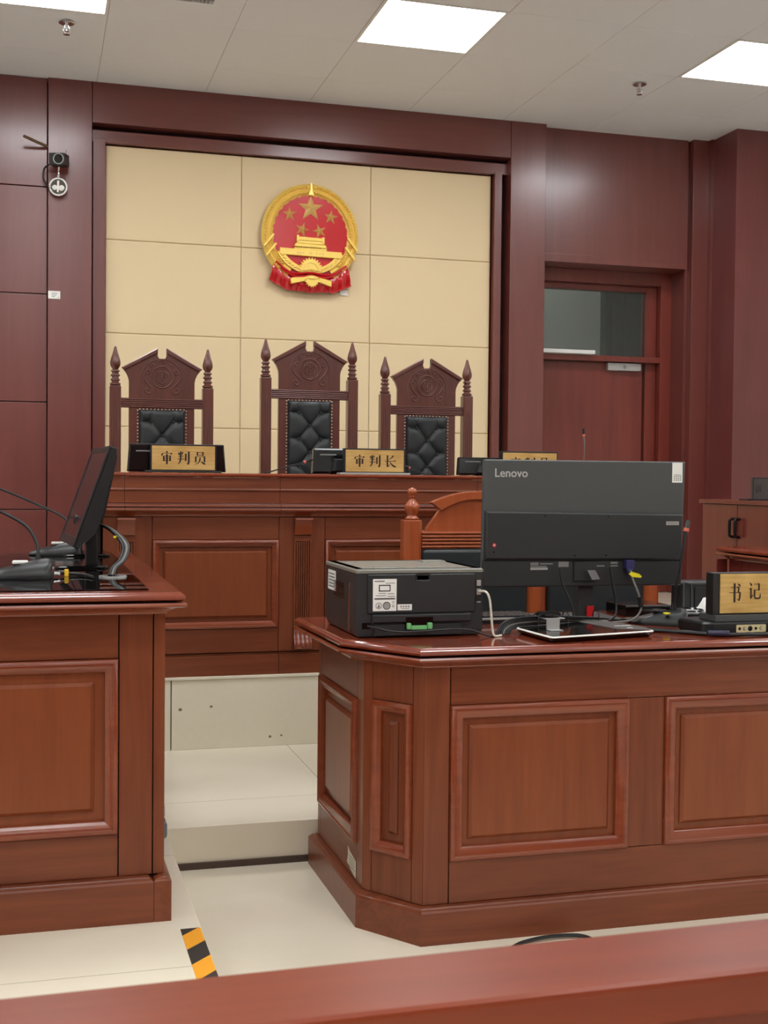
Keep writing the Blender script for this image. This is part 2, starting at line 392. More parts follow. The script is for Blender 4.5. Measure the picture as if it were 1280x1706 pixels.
zz = [Z2, .979, 1.606, 2.233, 2.853, ZC]
for a in range(5):
    for xa, xb in ((-1.17, .074), (-2.42, -1.176), (XL, -2.426)):
        B(xa, xb, 7.52, 7.6, zz[a]+.0025, zz[a+1]-.0025, .003).build('wood_panel', M['wall'], lw, world=True)
# right: header over the door, trims, pillar
struct(B(3.19, 4.255, 7.57, 7.86, 2.612, ZC, .003).build('trim_8', M['wall']))
struct(B(3.19, 4.250, 7.562, 7.575, 2.612, 2.665, .002).build('trim_9', M['wall']))
struct(B(4.275, 4.395, 7.535, 7.86, Z2, ZC, .003).build('trim_10', M['wall']))
struct(B(4.255, 4.28, 7.60, 7.86, Z2, ZC, 0).build('trim_11', M['wall']))
struct(B(4.408, XR, 7.215, 7.9, Z2, ZC, .004).build('wall_right_pillar', M['wall2']))
struct(B(4.39, 4.41, 7.50, 7.86, Z2, ZC, 0).build('trim_12', M['wall']))
struct(B(XL-.12, XL, YB, 7.7, -.1, ZC+.1, 0).build('wall_left', M['white']))
struct(B(XR, XR+.12, YB, 7.9, -.1, ZC+.1, 0).build('wall_right', M['white']))
struct(B(XL, XR, YB-.12, YB, -.1, ZC+.1, 0).build('wall_front', M['wall']))
# corridor behind the transom
co = put('wall_corridor', (3.8, 8.5, Z2), kind='structure')
B(2.6, 4.40, 9.2, 9.3, Z2, 3.6, 0).build('far_wall', M['plaster'], co, world=True)
B(5.3, 5.4, 7.9, 9.3, Z2, 3.6, 0).build('side_wall', M['plaster'], co, world=True)
B(2.5, 2.6, 7.75, 9.3, Z2, 3.6, 0).build('left_wall', M['plaster'], co, world=True)
B(2.6, 5.3, 7.9, 9.3, 3.5, 3.6, 0).build('corridor_ceiling', M['plaster'], co, world=True)
MB().box(4.40, 5.3, 9.1, 9.2, Z2, 3.5, .01).box(4.46, 4.49, 9.085, 9.1, Z2, 3.5, .004).box(4.56, 4.58, 9.085, 9.1, Z2, 3.5, .004).build('dark_partition', plain('dark_green_grey', (58, 64, 60), .5), co, world=True)
B(2.6, 5.3, 8.6, 9.3, Z2-.1, Z2, 0).build('corridor_floor', M['floor'], co, world=True)
B(3.2, 3.8, 8.1, 8.7, 3.47, 3.495, .002).build('corridor_fill_panel', M['corridor_fill'], co, world=True)  # unseen glowing panel added to brighten the corridor behind the transom glass
# door
dr = put('door_1', (3.7, 7.79, Z2), kind='structure')
fr = MB().box(4.175, 4.257, 7.775, 7.90, Z2, 2.612, .003).box(3.15, 4.175, 7.775, 7.90, 2.525, 2.612, .003).box(3.19, 3.25, 7.775, 7.90, Z2, 2.525, .003)
fr.build('door_frame', M['door'], dr, world=True)
MB().box(4.09, 4.173, 7.83, 7.90, Z2, 2.525, .003).box(3.25, 4.09, 7.83, 7.90, 2.485, 2.525, .003).build('inner_frame', M['door'], dr, world=True)
B(3.25, 4.173, 7.77, 7.88, 1.995, 2.034, .003).build('transom_bar', M['door'], dr, world=True)
B(3.25, 4.09, 7.855, 7.861, 2.034, 2.485, 0).build('transom_glass', M['glass'], dr, world=True)
B(3.25, 4.075, 7.84, 7.885, Z2, 1.992, .003).build('door_leaf', M['door'], dr, world=True)
dc = put('door_closer', (3.93, 7.83, 1.96), label='silver door closer box under the transom bar of the back door', cat='door closer')
MB().box(3.795, 4.045, 7.80, 7.839, 1.938, 1.99, .004).build('closer_body', M['silver'], dc, world=True)
mk = MB(); fm = face_m((0, 7.80, 0), (0, -1, 0))
mk.ringp((3.90, 1.965), .012, .010, 0, .0006, fm, seg=4).disc((3.935, 1.962), .005, 0, .0006, fm).prism(rect(3.912, 3.925, 1.95, 1.975), 0, .0006, fm)
mk.build('printed_mark', M['greyp'], dc, world=True)
tag(MB().box(3.195, 3.665, 7.73, 7.769, 2.036, 2.062, .002).build('cable_trunking', M['white'], at=(3.4, 7.75, 2.036)), 'short white plastic strip lying along the transom ledge above the back door', 'plastic strip')

# ------------------------------------------------------------------ ceiling fixtures
def lamp(i, j, label):
    xa, xb = X0+i*T, X0+(i+1)*T; ya, yb = Y0+j*T, Y0+(j+1)*T
    r = put('ceiling_light', ((xa+xb)/2, (ya+yb)/2, ZC-.004), label=label, cat='ceiling light', group='square ceiling lights')
    MB().box(xa+.001, xb-.001, ya+.001, ya+.018, ZC-.004, ZC+.03, .002).box(xa+.001, xb-.001, yb-.018, yb-.001, ZC-.004, ZC+.03, .002).box(xa+.001, xa+.018, ya+.018, yb-.018, ZC-.004, ZC+.03, .002).box(xb-.018, xb-.001, ya+.018, yb-.018, ZC-.004, ZC+.03, .002).build('frame', M['white'], r, world=True)
    B(xa+.018, xb-.018, ya+.018, yb-.018, ZC+.001, ZC+.006, 0).build('diffuser', M['lamp'], r, world=True)
names = {(-1, 0): 'bright square ceiling light at the left edge, beside the sprinkler', (2, 0): 'bright square ceiling light in the middle, above the emblem', (5, 0): 'bright square ceiling light on the right, nearest the pillar'}
for i, j in sorted(lampcells): lamp(i, j, names.get((i, j), 'bright square ceiling light further back over the hearing floor'))
vx0, vx1 = X0, X0+T
vt = put('air_vent', (vx0+T/2, Y0+T/2, ZC), label='slotted grey ceiling air vent at the top edge between two ceiling lights', cat='air vent')
MB().box(vx0+.001, vx1-.001, Y0, Y0+T-.001, ZC+.03, ZC+.05, 0).build('backing', M['ceilgap'], vt, world=True)
v = MB().box(vx0+.001, vx1-.001, Y0+.34, Y0+T-.001, ZC-.001, ZC+.02, .002).box(vx0+.001, vx0+.09, Y0, Y0+.34, ZC-.001, ZC+.02, .002).box(vx1-.15, vx1-.001, Y0, Y0+.34, ZC-.001, ZC+.02, .002)
v.build('frame', M['ceil'], vt, world=True)
v = MB()
for q in range(22): v.box(vx0+.095+q*.0175, vx0+.101+q*.0175, Y0+.02, Y0+.335, ZC+.0, ZC+.02, .001)
v.build('slat', M['silver'], vt, world=True)
def sprinkler(x, y, label):
    r = put('sprinkler', (x, y, ZC), label=label, cat='sprinkler', group='ceiling sprinklers')
    MB().lathe([(.0, -.002), (.036, -.004), (.040, -.009), (.034, -.012), (0, -.012)][::-1]).build('rosette', M['chrome'], r)
    MB().lathe([(.009, -.05), (.009, -.012)]).tube([(.009, 0, -.02), (.016, 0, -.04), (.006, 0, -.06)], .003).tube([(-.009, 0, -.02), (-.016, 0, -.04), (-.006, 0, -.06)], .003).build('head', M['chrome'], r)
    MB().lathe([(.0, -.066), (.016, -.066), (.017, -.062), (0, -.061)]).build('deflector', M['chrome'], r)
sprinkler(.158, 6.56, 'chrome ceiling sprinkler head at the upper left, beside the left light')
sprinkler(3.372, 6.575, 'chrome ceiling sprinkler head at the upper right, beside the right light')

# ------------------------------------------------------------------ things on the left column
r = put('security_camera', (.139, 7.5, 2.98), label='small black surveillance camera on the left wooden column', cat='camera')
rm = Matrix.Translation((.139, 7.40, 2.985)) @ Matrix.Rotation(math.radians(-18), 4, 'Z') @ Matrix.Rotation(math.radians(6), 4, 'X')
MB().box(-.045, .045, -.05, .05, -.034, .034, .006, rm).build('body', M['black'], r, world=True)
fm = rm @ face_m((.012, -.05, 0), (0, -1, 0))
MB().ringp((0, 0), .030, .026, 0, .006, fm).build('lens_ring', M['silver'], r, world=True)
MB().disc((0, 0), .026, 0, .003, fm).build('lens', M['blackg'], r, world=True)
MB().tube([(.139, 7.43, 2.985), (.139, 7.5, 2.985)], .012).tube([(.176, 7.40, 3.0), (.178, 7.41, 3.05)], .002).build('bracket', M['black'], r, world=True)
r = put('emergency_light', (.136, 7.5, 2.845), label='round chrome emergency spotlight under the surveillance camera', cat='light')
fm = face_m((.136, 7.46, 2.845), (-.1, -1, -.05))
MB().lathe([(.02, -.045), (.042, -.03), (.051, 0), (.049, .006), (.045, .004), (.044, 0)], 28, fm).build('housing', M['silver'], r, world=True)
MB().ringp((0, 0), .052, .043, -.002, .007, fm).build('rim', M['chrome'], r, world=True)
MB().disc((0, 0), .0435, -.003, .001, fm).build('reflector', plain('reflector', (120, 118, 112), .08, 1), r, world=True)
MB().ball((.018, -.006, .003), .017, 12, (1, 1, .4), fm).ball((-.02, -.004, .003), .015, 12, (1, 1, .4), fm).prism([(-.006, .035), (.006, .035), (.002, -.03), (-.008, -.03)], .001, .004, fm).build('bulb', M['paper'], r, world=True)
MB().tube([(.136, 7.45, 2.895), (.137, 7.45, 2.93), (.139, 7.43, 2.955)], .005).ball((.136, 7.45, 2.905), .010).ball((.089, 7.46, 2.842), .009).build('swivel_mount', M['chrome'], r, world=True)
tag(MB().tube([(.10, 7.42, 2.97), (.06, 7.47, 2.95), (.052, 7.48, 2.90), (.07, 7.48, 2.86), (.10, 7.485, 2.82)], .005).build('camera_cable', M['cable'], at=(.06, 7.48, 2.9)), 'dark cable looping beside the surveillance camera on the left column', 'cable')
tag(MB().tube([(-.055, 7.40, 3.105), (.02, 7.455, 3.09), (.074, 7.498, 3.082)], .009, sub=1).build('metal_rod', plain('brass_rod', (120, 96, 66), .35, .6), at=(.0, 7.45, 3.09)), 'short brass-coloured rod sticking out of the wall beside the left column', 'rod')
r = put('asset_label', (.113, 7.5, 2.228), label='small white label stuck on the left wooden column', cat='label')
fm = face_m((0, 7.4985, 0), (0, -1, 0))
MB().prism(rect(.081, .149, 2.206, 2.251), 0, .001, fm).build('label_paper', M['paper'], r, world=True)
t = MB()
for q, (a, b, z) in enumerate(((.10, .135, 2.238), (.10, .128, 2.228), (.10, .12, 2.219))): t.prism(rect(a, b, z-.0018, z+.0018), .001, .0013, fm)
t.ringp((.139, 2.214), .004, .0025, .001, .0013, fm); t.build('print', M['greyp'], r, world=True)

# ------------------------------------------------------------------ national emblem
def star(c, R, rot, ri=.40):
    return [(c[0]+(R if q % 2 == 0 else R*ri)*math.sin(rot+q*PI/5), c[1]+(R if q % 2 == 0 else R*ri)*math.cos(rot+q*PI/5)) for q in range(10)]
em = put('national_emblem', (1.643, 7.56, 2.675), label='round red and gold national emblem hanging on the cream wall', cat='emblem')
k2 = 7.56/7.5
fm = face_m((1.643, 7.565, 2.675), (0, -1, 0))
MB().disc((0, .0), .272, 0, .028, fm, 64).build('red_field', M['red'], em, world=True)
def ell(a, R): return (R*math.sin(a), R*math.cos(a))
# wreath ring: open at the bottom
g = MB()
rings = 72
vs = []; fs = []
prof = [(.303, 0), (.306, .022), (.292, .042), (.272, .036), (.258, .046), (.243, .040), (.232, .026), (.232, 0)]
a0, a1 = math.radians(-150), math.radians(150)
for i in range(rings+1):
    a = a0+(a1-a0)*i/rings
    wob = .004*math.sin(i*2.3)
    for R, z in prof: vs.append(((R+(wob if R < .24 else 0))*math.sin(a), (R+(wob if R < .24 else 0))*math.cos(a)*1.03, z))
n = len(prof)
for i in range(rings):
    for q in range(n-1): fs.append((i*n+q, (i+1)*n+q, (i+1)*n+q+1, i*n+q+1))
g.add(vs, fs, fm)
# grain ears and leaves in relief
for sgn in (-1, 1):
    for q in range(34):
        a = sgn*math.radians(6+q*3.9)
        for dr_, tw in ((.284, .5), (.250, -.5)):
            c = Vector((dr_*math.sin(a), dr_*math.cos(a)*1.03, .041))
            mm = fm @ Matrix.Translation(c) @ Matrix.Rotation(-a+sgn*(PI/2+tw*.9), 4, 'Z')
            g.ball((0, 0, 0), .015, 8, (.42, 1, 1.0), mm)
    for a_, ln in ((100, .09), (112, .10)):
        a = sgn*math.radians(a_); c = Vector((.268*math.sin(a), .268*math.cos(a)*1.03, .044))
        mm = fm @ Matrix.Translation(c) @ Matrix.Rotation(-sgn*.9, 4, 'Z')
        g.box(-.05, .05, -.007, .007, 0, .014, .003, mm)
g.prism([(-.005, .315), (.005, .315), (.006, .27), (.018, .243), (-.018, .243), (-.006, .27)], .02, .05, fm)
g.build('wreath', M['gold'], em, world=True)
# lower wreath garland
g = MB()
g.ringp((0, -.005), .236, .200, .02, .046, fm, math.radians(208), math.radians(332), 40)
for q in range(22):
    a = math.radians(210+q*5.7)
    mm = fm @ Matrix.Translation((.218*math.cos(a), -.005+.218*math.sin(a), .046)) @ Matrix.Rotation(a+.6, 4, 'Z')
    g.ball((0, 0, 0), .014, 8, (.4, 1, .4), mm)
g.build('garland', M['gold'], em, world=True)
def star3d(mb, c, R, rot, z0, h):
    p = star(c, R, rot); vs = [(x, y, z0) for x, y in p]+[(c[0], c[1], z0+h)]
    mb.add(vs, [(i, (i+1) % 10, 10) for i in range(10)], fm)
star3d_parts = [((0, .165), .083, 0), ((-.131, .122), .046, -.05), ((.128, .118), .046, .1), ((-.052, .032), .046, .3), ((.057, .028), .046, -.3)]
for c, R, rot in star3d_parts:
    s_ = MB(); star3d(s_, c, R, rot, .029, .02); s_.build('star', M['goldd'], em, world=True, ang=5)
g = MB()   # gate tower
g.prism([(-.195, -.088), (-.195, -.128), (.195, -.138), (.195, -.098)][::-1], .02, .052, fm, .002)
g.prism(rect(-.105, .100, -.096, -.083), .02, .050, fm, .002)
for q in range(14): g.ball((-.095+q*.0145, -.083, .044), .006, 6, (1, 1, 1), fm)
g.prism([(-.105, -.075), (.100, -.079), (.092, -.060), (-.097, -.056)][::-1], .02, .052, fm, .002)
g.prism([(-.092, -.055), (.088, -.058), (.080, -.040), (-.084, -.037)][::-1], .02, .048, fm, .002)
g.prism([(-.082, -.036), (.078, -.039), (.074, -.018), (-.078, -.014)][::-1], .02, .050, fm, .002)
g.box(-.09, -.076, -.045, -.006, .02, .054, .003, fm).box(.070, .085, -.05, -.012, .02, .054, .003, fm)
g.build('gate_tower', M['gold'], em, world=True)
g = MB()
for q, x in enumerate((-.082, -.066, -.048, -.002, .036, .056, .076)): g.disc((x, -.114), .006 if x != -.002 else .009, .052, .0535, fm, 8)
g.build('gate_opening', M['goldd'], em, world=True)
def gear(c, R, z0, z1, teeth, a0, a1, mb):
    p = [c]
    n = teeth*4
    for q in range(n+1):
        a = a0+(a1-a0)*q/n; rr = R if q % 4 in (0, 1) else R*.84
        p.append((c[0]+rr*math.cos(a), c[1]+rr*math.sin(a)))
    mb.prism(p, z0, z1, fm)
g = MB(); gear((0, -.215), .075, .03, .054, 13, -.15, PI+.15, g); g.ringp((0, -.215), .048, .042, .054, .058, fm, 0, PI, 24)
g.build('cogwheel', M['gold'], em, world=True)
g = MB(); gear((.005, -.278), .045, .05, .068, 9, PI-.1, 2*PI+.1, g)
g.prism([(-.13, -.272), (-.035, -.255), (-.03, -.285), (-.125, -.308)], .045, .062, fm, .003).prism([(.13, -.278), (.045, -.258), (.04, -.288), (.13, -.315)], .045, .062, fm, .003)
g.ball((.005, -.268, .055), .034, 12, (1.5, .6, .5), fm).build('ribbon_knot', M['gold'], em, world=True)
# ribbon: pleated drape
def drape(poly_top, poly_bot, name):
    g = MB(); nx, ny = 40, 10; vs = []; fs = []
    for i in range(nx+1):
        t = i/nx
        def ev(P):
            s_ = t*(len(P)-1); a = min(int(s_), len(P)-2); f_ = s_-a; return (P[a][0]*(1-f_)+P[a+1][0]*f_, P[a][1]*(1-f_)+P[a+1][1]*f_)
        p, q = ev(poly_top), ev(poly_bot)
        for j in range(ny+1):
            u_ = j/ny; vs.append((p[0]*(1-u_)+q[0]*u_, p[1]*(1-u_)+q[1]*u_, .024+.02*math.sin(PI*min(1, u_*1.1))+.006*u_*math.sin(t*26+u_)))
    for i in range(nx):
        for j in range(ny): fs.append((i*(ny+1)+j, (i+1)*(ny+1)+j, (i+1)*(ny+1)+j+1, i*(ny+1)+j+1))
    b = len(vs); vs += [(x, y, 0) for x, y, z in vs]; N = (nx+1)*(ny+1)
    edge = [i*(ny+1) for i in range(nx+1)]+[nx*(ny+1)+j for j in range(1, ny+1)]+[i*(ny+1)+ny for i in range(nx-1, -1, -1)]+[j for j in range(ny-1, 0, -1)]
    for a, c in zip(edge, edge[1:]+edge[:1]): fs.append((a, c, c+N, a+N))
    g.add(vs, fs, fm); return g.build(name, M['reds'], em, world=True)
drape([(-.225, -.16), (-.15, -.225), (0, -.245)], [(-.255, -.285), (-.13, -.345), (-.02, -.30)], 'ribbon')
drape([(0, -.245), (.15, -.228), (.232, -.165)], [(.02, -.30), (.14, -.352), (.262, -.30)], 'ribbon')
drape([(-.125, -.25), (0, -.262), (.125, -.255)], [(-.12, -.338), (0, -.352), (.115, -.342)], 'ribbon')
g = MB(); g.tube([(-.22, -.175, .05), (-.12, -.24, .056), (0, -.235, .058), (.12, -.243, .056), (.225, -.18, .05)], .007, 8, fm); g.tube([(-.19, -.21, .05), (-.1, -.262, .056), (0, -.252, .058), (.1, -.262, .056), (.195, -.215, .05)], .006, 8, fm)
g.build('ribbon_fold', M['reds'], em, world=True)
MB().prism(rect(.232-.03, .252, -.352, -.318), -.001, .002, face_m((1.643, 7.583, 2.675), (0, -1, 0))).build('label', M['paper'], em, world=True)

# ------------------------------------------------------------------ panelled furniture helpers
def raised(parent, mt, w_, h_, vert='panel', ins=.053, mw=.034):
    R = rect(0, w_, 0, h_)
    MB().loft(R, [(0, -.010), (0, .007), (-.003, .011), (-.010, .013), (-.013, .010), (-.016, .010), (-mw+.006, .005), (-mw, .0), (-mw-.001, -.012)], mt, False, False).build('panel_molding', M['mold'], parent, world=True, ang=40)
    return MB().loft(R, [(-mw+.004, -.0105), (-ins+.001, -.0105), (-ins, -.006), (-ins-.008, .0015), (-ins-.0085, .0015)], mt, False, True).build('raised_panel', M[vert], parent, world=True, ang=12)
def slab(parent, name, mt, u0, u1, v0, v1, mat, w0=-.02, w1=0, g=.0009):
    return MB().box(u0+g, u1-g, v0+g, v1-g, w0, w1, .0015, mt).build(name, M[mat], parent, world=True)
def at(mt, u_, v_): return mt @ Matrix.Translation((u_, v_, 0))

# ------------------------------------------------------------------ clerk desk (right, near)
cd = put('clerk_desk', (1.6, 3.3, 0), label='large panelled wooden desk with cut corner, carrying the printer and the big monitor', cat='desk')
XE = 3.3
outer = [(.763, 3.69), (.776, 3.163), (.928, 2.936), (XE, 2.936), (XE, 3.69)]
body = [(.838, 3.672), (.838, 3.14), (.953, 2.977), (XE-.03, 2.977), (XE-.03, 3.672)]
MB().loft(body, [(-.02, .01), (-.02, .705)]).build('carcass', M['backing'], cd, world=True)
MB().loft(outer, [(-.03, .7355), (-.008, .7355), (-.001, .739), (0, .744), (-.002, .749), (-.006, .7515), (-.009, .755), (-.013, .757)]).build('worktop', M['top'], cd, world=True, ang=28)
MB().loft(outer, [(-.06, .702), (-.036, .7025), (-.034, .7065), (-.026, .711), (-.016, .716), (-.005, .719), (.002, .7225), (.003, .727), (0, .7315), (-.008, .7315), (-.03, .7315)]).build('cornice', M['mold'], cd, world=True, ang=28)
MB().loft(outer, [(-.04, .7315), (-.04, .7355)]).build('shadow_gap', M['backing'], cd, world=True)
pb = [(.813, 3.69), (.817, 3.127), (.943, 2.953), (XE, 2.953), (XE, 3.69)]
MB().loft(pb, [(0, 0), (0, .082), (-.003, .087), (-.007, .089), (-.010, .093), (-.016, .095), (-.03, .095)]).build('plinth', M['desk_h'], cd, world=True, ang=28)
# front face
F = face_m((0, 2.977, 0), (0, -1, 0)); V0, V1 = .095, .703
slab(cd, 'stile', F, .953, 1.0225, V0, V1, 'desk_v')
slab(cd, 'rail', F, 1.0235, XE-.03, .604, V1, 'desk_h'); slab(cd, 'rail', F, 1.0235, XE-.03, V0, .205, 'desk_h')
u = 1.0235
while u+.6 < XE:
    raised(cd, at(F, u, .205), .499, .399); slab(cd, 'stile', F, u+.499, u+.6055, .205, .604, 'desk_v'); u += .6055
slab(cd, 'stile', F, u, XE-.03, .205, .604, 'desk_v')
# chamfer
nv = Vector((-(2.977-3.14)*-1, -(.953-.838), 0)); nv = Vector((-.163, -.115, 0))
F = face_m((.838, 3.14, 0), nv); L = math.hypot(.115, .163)
slab(cd, 'stile', F, 0, .030, V0, V1, 'desk_v'); slab(cd, 'stile', F, .163, L, V0, V1, 'desk_v')
slab(cd, 'rail', F, .030, .163, .604, V1, 'desk_v'); slab(cd, 'rail', F, .030, .163, V0, .208, 'desk_v')
raised(cd, at(F, .0305, .208), .132, .396, 'desk_v', .052, .028)
# side
F = face_m((.838, 3.672, 0), (-1, 0, 0)); L = 3.672-3.14
slab(cd, 'stile', F, 0, .035, V0, V1, 'desk_v'); slab(cd, 'stile', F, L-.065, L, V0, V1, 'desk_v')
slab(cd, 'rail', F, .035, L-.065, .588, V1, 'desk_y'); slab(cd, 'rail', F, .035, L-.065, V0, .20, 'desk_y')
raised(cd, at(F, .0355, .20), L-.101, .388, 'panel', .058)
r = put('inventory_sticker', (.83, 3.245, .138), label='small torn white sticker low on the side of the clerk desk', cat='sticker')
F = face_m((.837, 3.30, 0), (-1, 0, 0))
MB().prism([(.012, .168), (.030, .160), (.062, .155), (.098, .150), (.098, .104), (.05, .112), (.020, .120), (.004, .122), (.014, .145)], 0, .0012, F).build('sticker_paper', plain('worn_paper', (206, 200, 176), .7), r, world=True)
t = MB()
for q in range(4): t.prism(rect(.03, .09, .120+q*.009, .1225+q*.009), .0012, .0015, F)
t.build('print', M['greyp'], r, world=True)

# ------------------------------------------------------------------ left desk (near)
ld = put('party_desk', (-.5, 3.6, Z1), label='panelled wooden desk on the raised floor at the left edge, two microphones on it', cat='desk')
XW = -1.7; zt = .912
outer = [(XW, 2.893), (.342, 2.893), (.342, 4.50), (XW, 4.50)]
MB().loft(rect(XW+.05, .283, 2.985, 4.44), [(0, Z1+.01), (0, .862)]).build('carcass', M['backing'], ld, world=True)
MB().loft(outer, [(-.03, .8905), (-.008, .8905), (-.001, .894), (0, .899), (-.002, .904), (-.006, .9065), (-.009, .910), (-.013, .912)]).build('worktop', M['top'], ld, world=True, ang=28)
MB().loft(outer, [(-.07, .858), (-.040, .858), (-.038, .862), (-.032, .868), (-.020, .873), (-.006, .875), (.003, .878), (.004, .882), (.001, .8865), (-.008, .8865), (-.03, .8865)]).build('cornice', M['mold'], ld, world=True, ang=28)
MB().loft(outer, [(-.04, .8865), (-.04, .8905)]).build('shadow_gap', M['backing'], ld, world=True)
MB().loft([(XW, 2.937), (.2755, 2.937), (.2755, 3.1), (XW, 3.1)], [(0, Z1), (0, Z1+.094), (-.003, Z1+.099), (-.007, Z1+.101), (-.010, Z1+.105), (-.016, Z1+.106), (-.03, Z1+.106)]).build('plinth', M['desk_h'], ld, world=True, ang=28)
MB().loft([(.2765, 2.937), (.317, 2.937), (.317, 4.47), (.2765, 4.47)], [(0, Z1), (0, Z1+.096), (-.003, Z1+.100), (-.007, Z1+.102), (-.012, Z1+.105), (-.016, Z1+.106), (-.018, Z1+.106)]).build('plinth', M['desk_y'], ld, world=True, ang=28)
F = face_m((0, 2.965, 0), (0, -1, 0)); V0, V1 = Z1+.106, .860
slab(ld, 'corner_post', F, .275, .303, V0, V1, 'desk_v')
slab(ld, 'stile', F, .195, .274, V0, V1, 'desk_v')
slab(ld, 'rail', F, -.9, .194, .751, V1, 'desk_h'); slab(ld, 'rail', F, -.9, .194, V0, .336, 'desk_h')
raised(ld, at(F, -.45, .337), .643, .4135, 'panel', .055, .030)
slab(ld, 'stile', F, -.55, -.451, .337, .7505, 'desk_v'); slab(ld, 'rail', F, -1.68, -.9, V0, V1, 'desk_h')
slab(ld, 'rail', F, -.9, -.551, .337, .7505, 'desk_h')
F = face_m((.302, 2.985, 0), (1, 0, 0))
slab(ld, 'side_panel', F, 0, 1.45, V0, V1, 'desk_y', -.02, 0)
sh = tag(MB().loft(rect(-1.62, .262, 2.955, 4.44), [(0, .9122), (0, .9145), (-.0008, .9152)]).build('desk_glass', M['glass'], at=(-.5, 3.6, .912)), 'clear glass sheet covering the top of the left desk', 'glass sheet')
ZD = .9152

# ------------------------------------------------------------------ judges bench
jb = put('judges_bench', (1.34, 5.1, Z2), label='long panelled judges bench on the stepped platform below the emblem', cat='bench')
BX0, BX1 = .235, 2.445; BY = 4.785
MB().box(BX0+.02, BX1-.02, BY+.02, 5.45, Z2, 1.165, 0).build('carcass', M['backing'], jb, world=True)
F = face_m((0, BY, 0), (0, -1, 0))
seg_ = [(.24, .437, 'x'), (.437, .927, 'p'), (.927, 1.112, 's'), (1.112, 1.600, 'p'), (1.600, 1.787, 's'), (1.787, 2.272, 'p'), (2.272, 2.44, 'x')]
for a, b, kd in seg_:
    if kd == 'p':
        slab(jb, 'rail', F, a, b, .937, 1.030, 'desk_h', -.02, 0); slab(jb, 'rail', F, a, b, .497, .592, 'desk_h')
        raised(jb, at(F, a+.001, .5925), b-a-.002, .344, 'panel', .042, .026)
    else: slab(jb, 'stile', F, a, b, .497, 1.030, 'desk_v')
for a, b in ((.237, .332), (.332, .9275), (.9275, 1.6), (1.6, 2.443)):
    MB().loft(rect(a+.001, b-.001, Z2, .486), [(0, -.02), (0, .010)], F).loft(rect(a+.001, b-.001, .486, .494), [(0, -.02), (0, .010), (-.003, .006)], F).build('plinth', M['desk_h'], jb, world=True)
def pilaster(xa, xb):
    g = MB(); w_ = xb-xa
    ms = Matrix(((0, 0, 1, xa), (-1, 0, 0, BY), (0, 1, 0, 0), (0, 0, 0, 1)))
    g.prism([(0, 1.022), (.036, 1.022), (.037, 1.016), (.030, 1.004), (.024, .985), (.020, .962), (.018, .956), (0, .956)], 0, w_, ms)
    g.build('corbel', M['mold'], jb, world=True)
    g = MB().box(xa, xb, BY-.003, BY, .497, .954, .001).box(xa, xb, BY-.010, BY, .93, .954, .001).box(xa, xb, BY-.010, BY, .497, .602, .001).box(xa, xa+.006, BY-.010, BY, .602, .93, .001).box(xb-.006, xb, BY-.010, BY, .602, .93, .001)
    n = 6
    for q in range(n):
        c = xa+.008+(w_-.016)*(q+.5)/n; g.box(c-.0027, c+.0027, BY-.012, BY-.002, .605, .927, .002)
    g.build('fluted_pilaster', M['desk_v'], jb, world=True)
    g = MB(); g.prism([(0, .595), (.008, .595), (.012, .570), (.024, .545), (.032, .530), (.034, .515), (.028, .508), (0, .508)], 0, w_, ms)
    for q in range(4):
        c = xa+(q+.5)*w_/4; g.tube([(c, BY-.010, .588), (c, BY-.024, .550), (c, BY-.033, .525), (c, BY-.028, .512)], .0045, 6)
    g.build('volute', M['mold'], jb, world=True)
for xa, xb in ((.305, .371), (.986, 1.055), (1.660, 1.728), (2.335, 2.402)): pilaster(xa, xb)
# cornice and parapet in sections
for a, b in ((.225, .332), (.332, .9285), (.9285, 1.745), (1.745, 2.338), (2.338, 2.455)):
    R = rect(a+.0008, b-.0008, 1.028, 1.082)
    ms = Matrix(((0, 0, 1, a+.0008), (-1, 0, 0, BY), (0, 1, 0, 0), (0, 0, 0, 1)))
    MB().prism([(-.03, 1.028), (.010, 1.028), (.013, 1.034), (.022, 1.040), (.030, 1.048), (.034, 1.049), (.036, 1.054), (.034, 1.058), (.028, 1.059), (.027, 1.063), (.034, 1.064), (.037, 1.068), (.035, 1.072), (.024, 1.074), (.023, 1.079), (.030, 1.080), (.030, 1.083), (.012, 1.0855), (-.03, 1.0855)], 0, b-a-.0016, ms).build('cornice', M['mold'], jb, world=True, ang=40)
    MB().prism([(-.03, 1.0855), (.010, 1.0855), (.010, 1.124), (.013, 1.126), (.014, 1.130), (.012, 1.134), (.011, 1.136), (.011, 1.178), (-.03, 1.178)], 0, b-a-.0016, ms).build('parapet', M['desk_h'], jb, world=True, ang=28)
    MB().prism([(.015, 1.1785), (.021, 1.183), (.022, 1.188), (.018, 1.193), (.010, 1.195), (-.70, 1.195), (-.70, 1.1785)], 0, b-a-.0016, ms).build('worktop', M['top'], jb, world=True, ang=28)
MB().box(BX0, BX0+.02, BY, 5.46, Z2, 1.178, .002).build('end_panel', M['desk_y'], jb, world=True)
MB().box(BX1-.02, BX1, BY, 5.46, Z2, 1.178, .002).build('end_panel', M['desk_y'], jb, world=True)
ZB = 1.1952

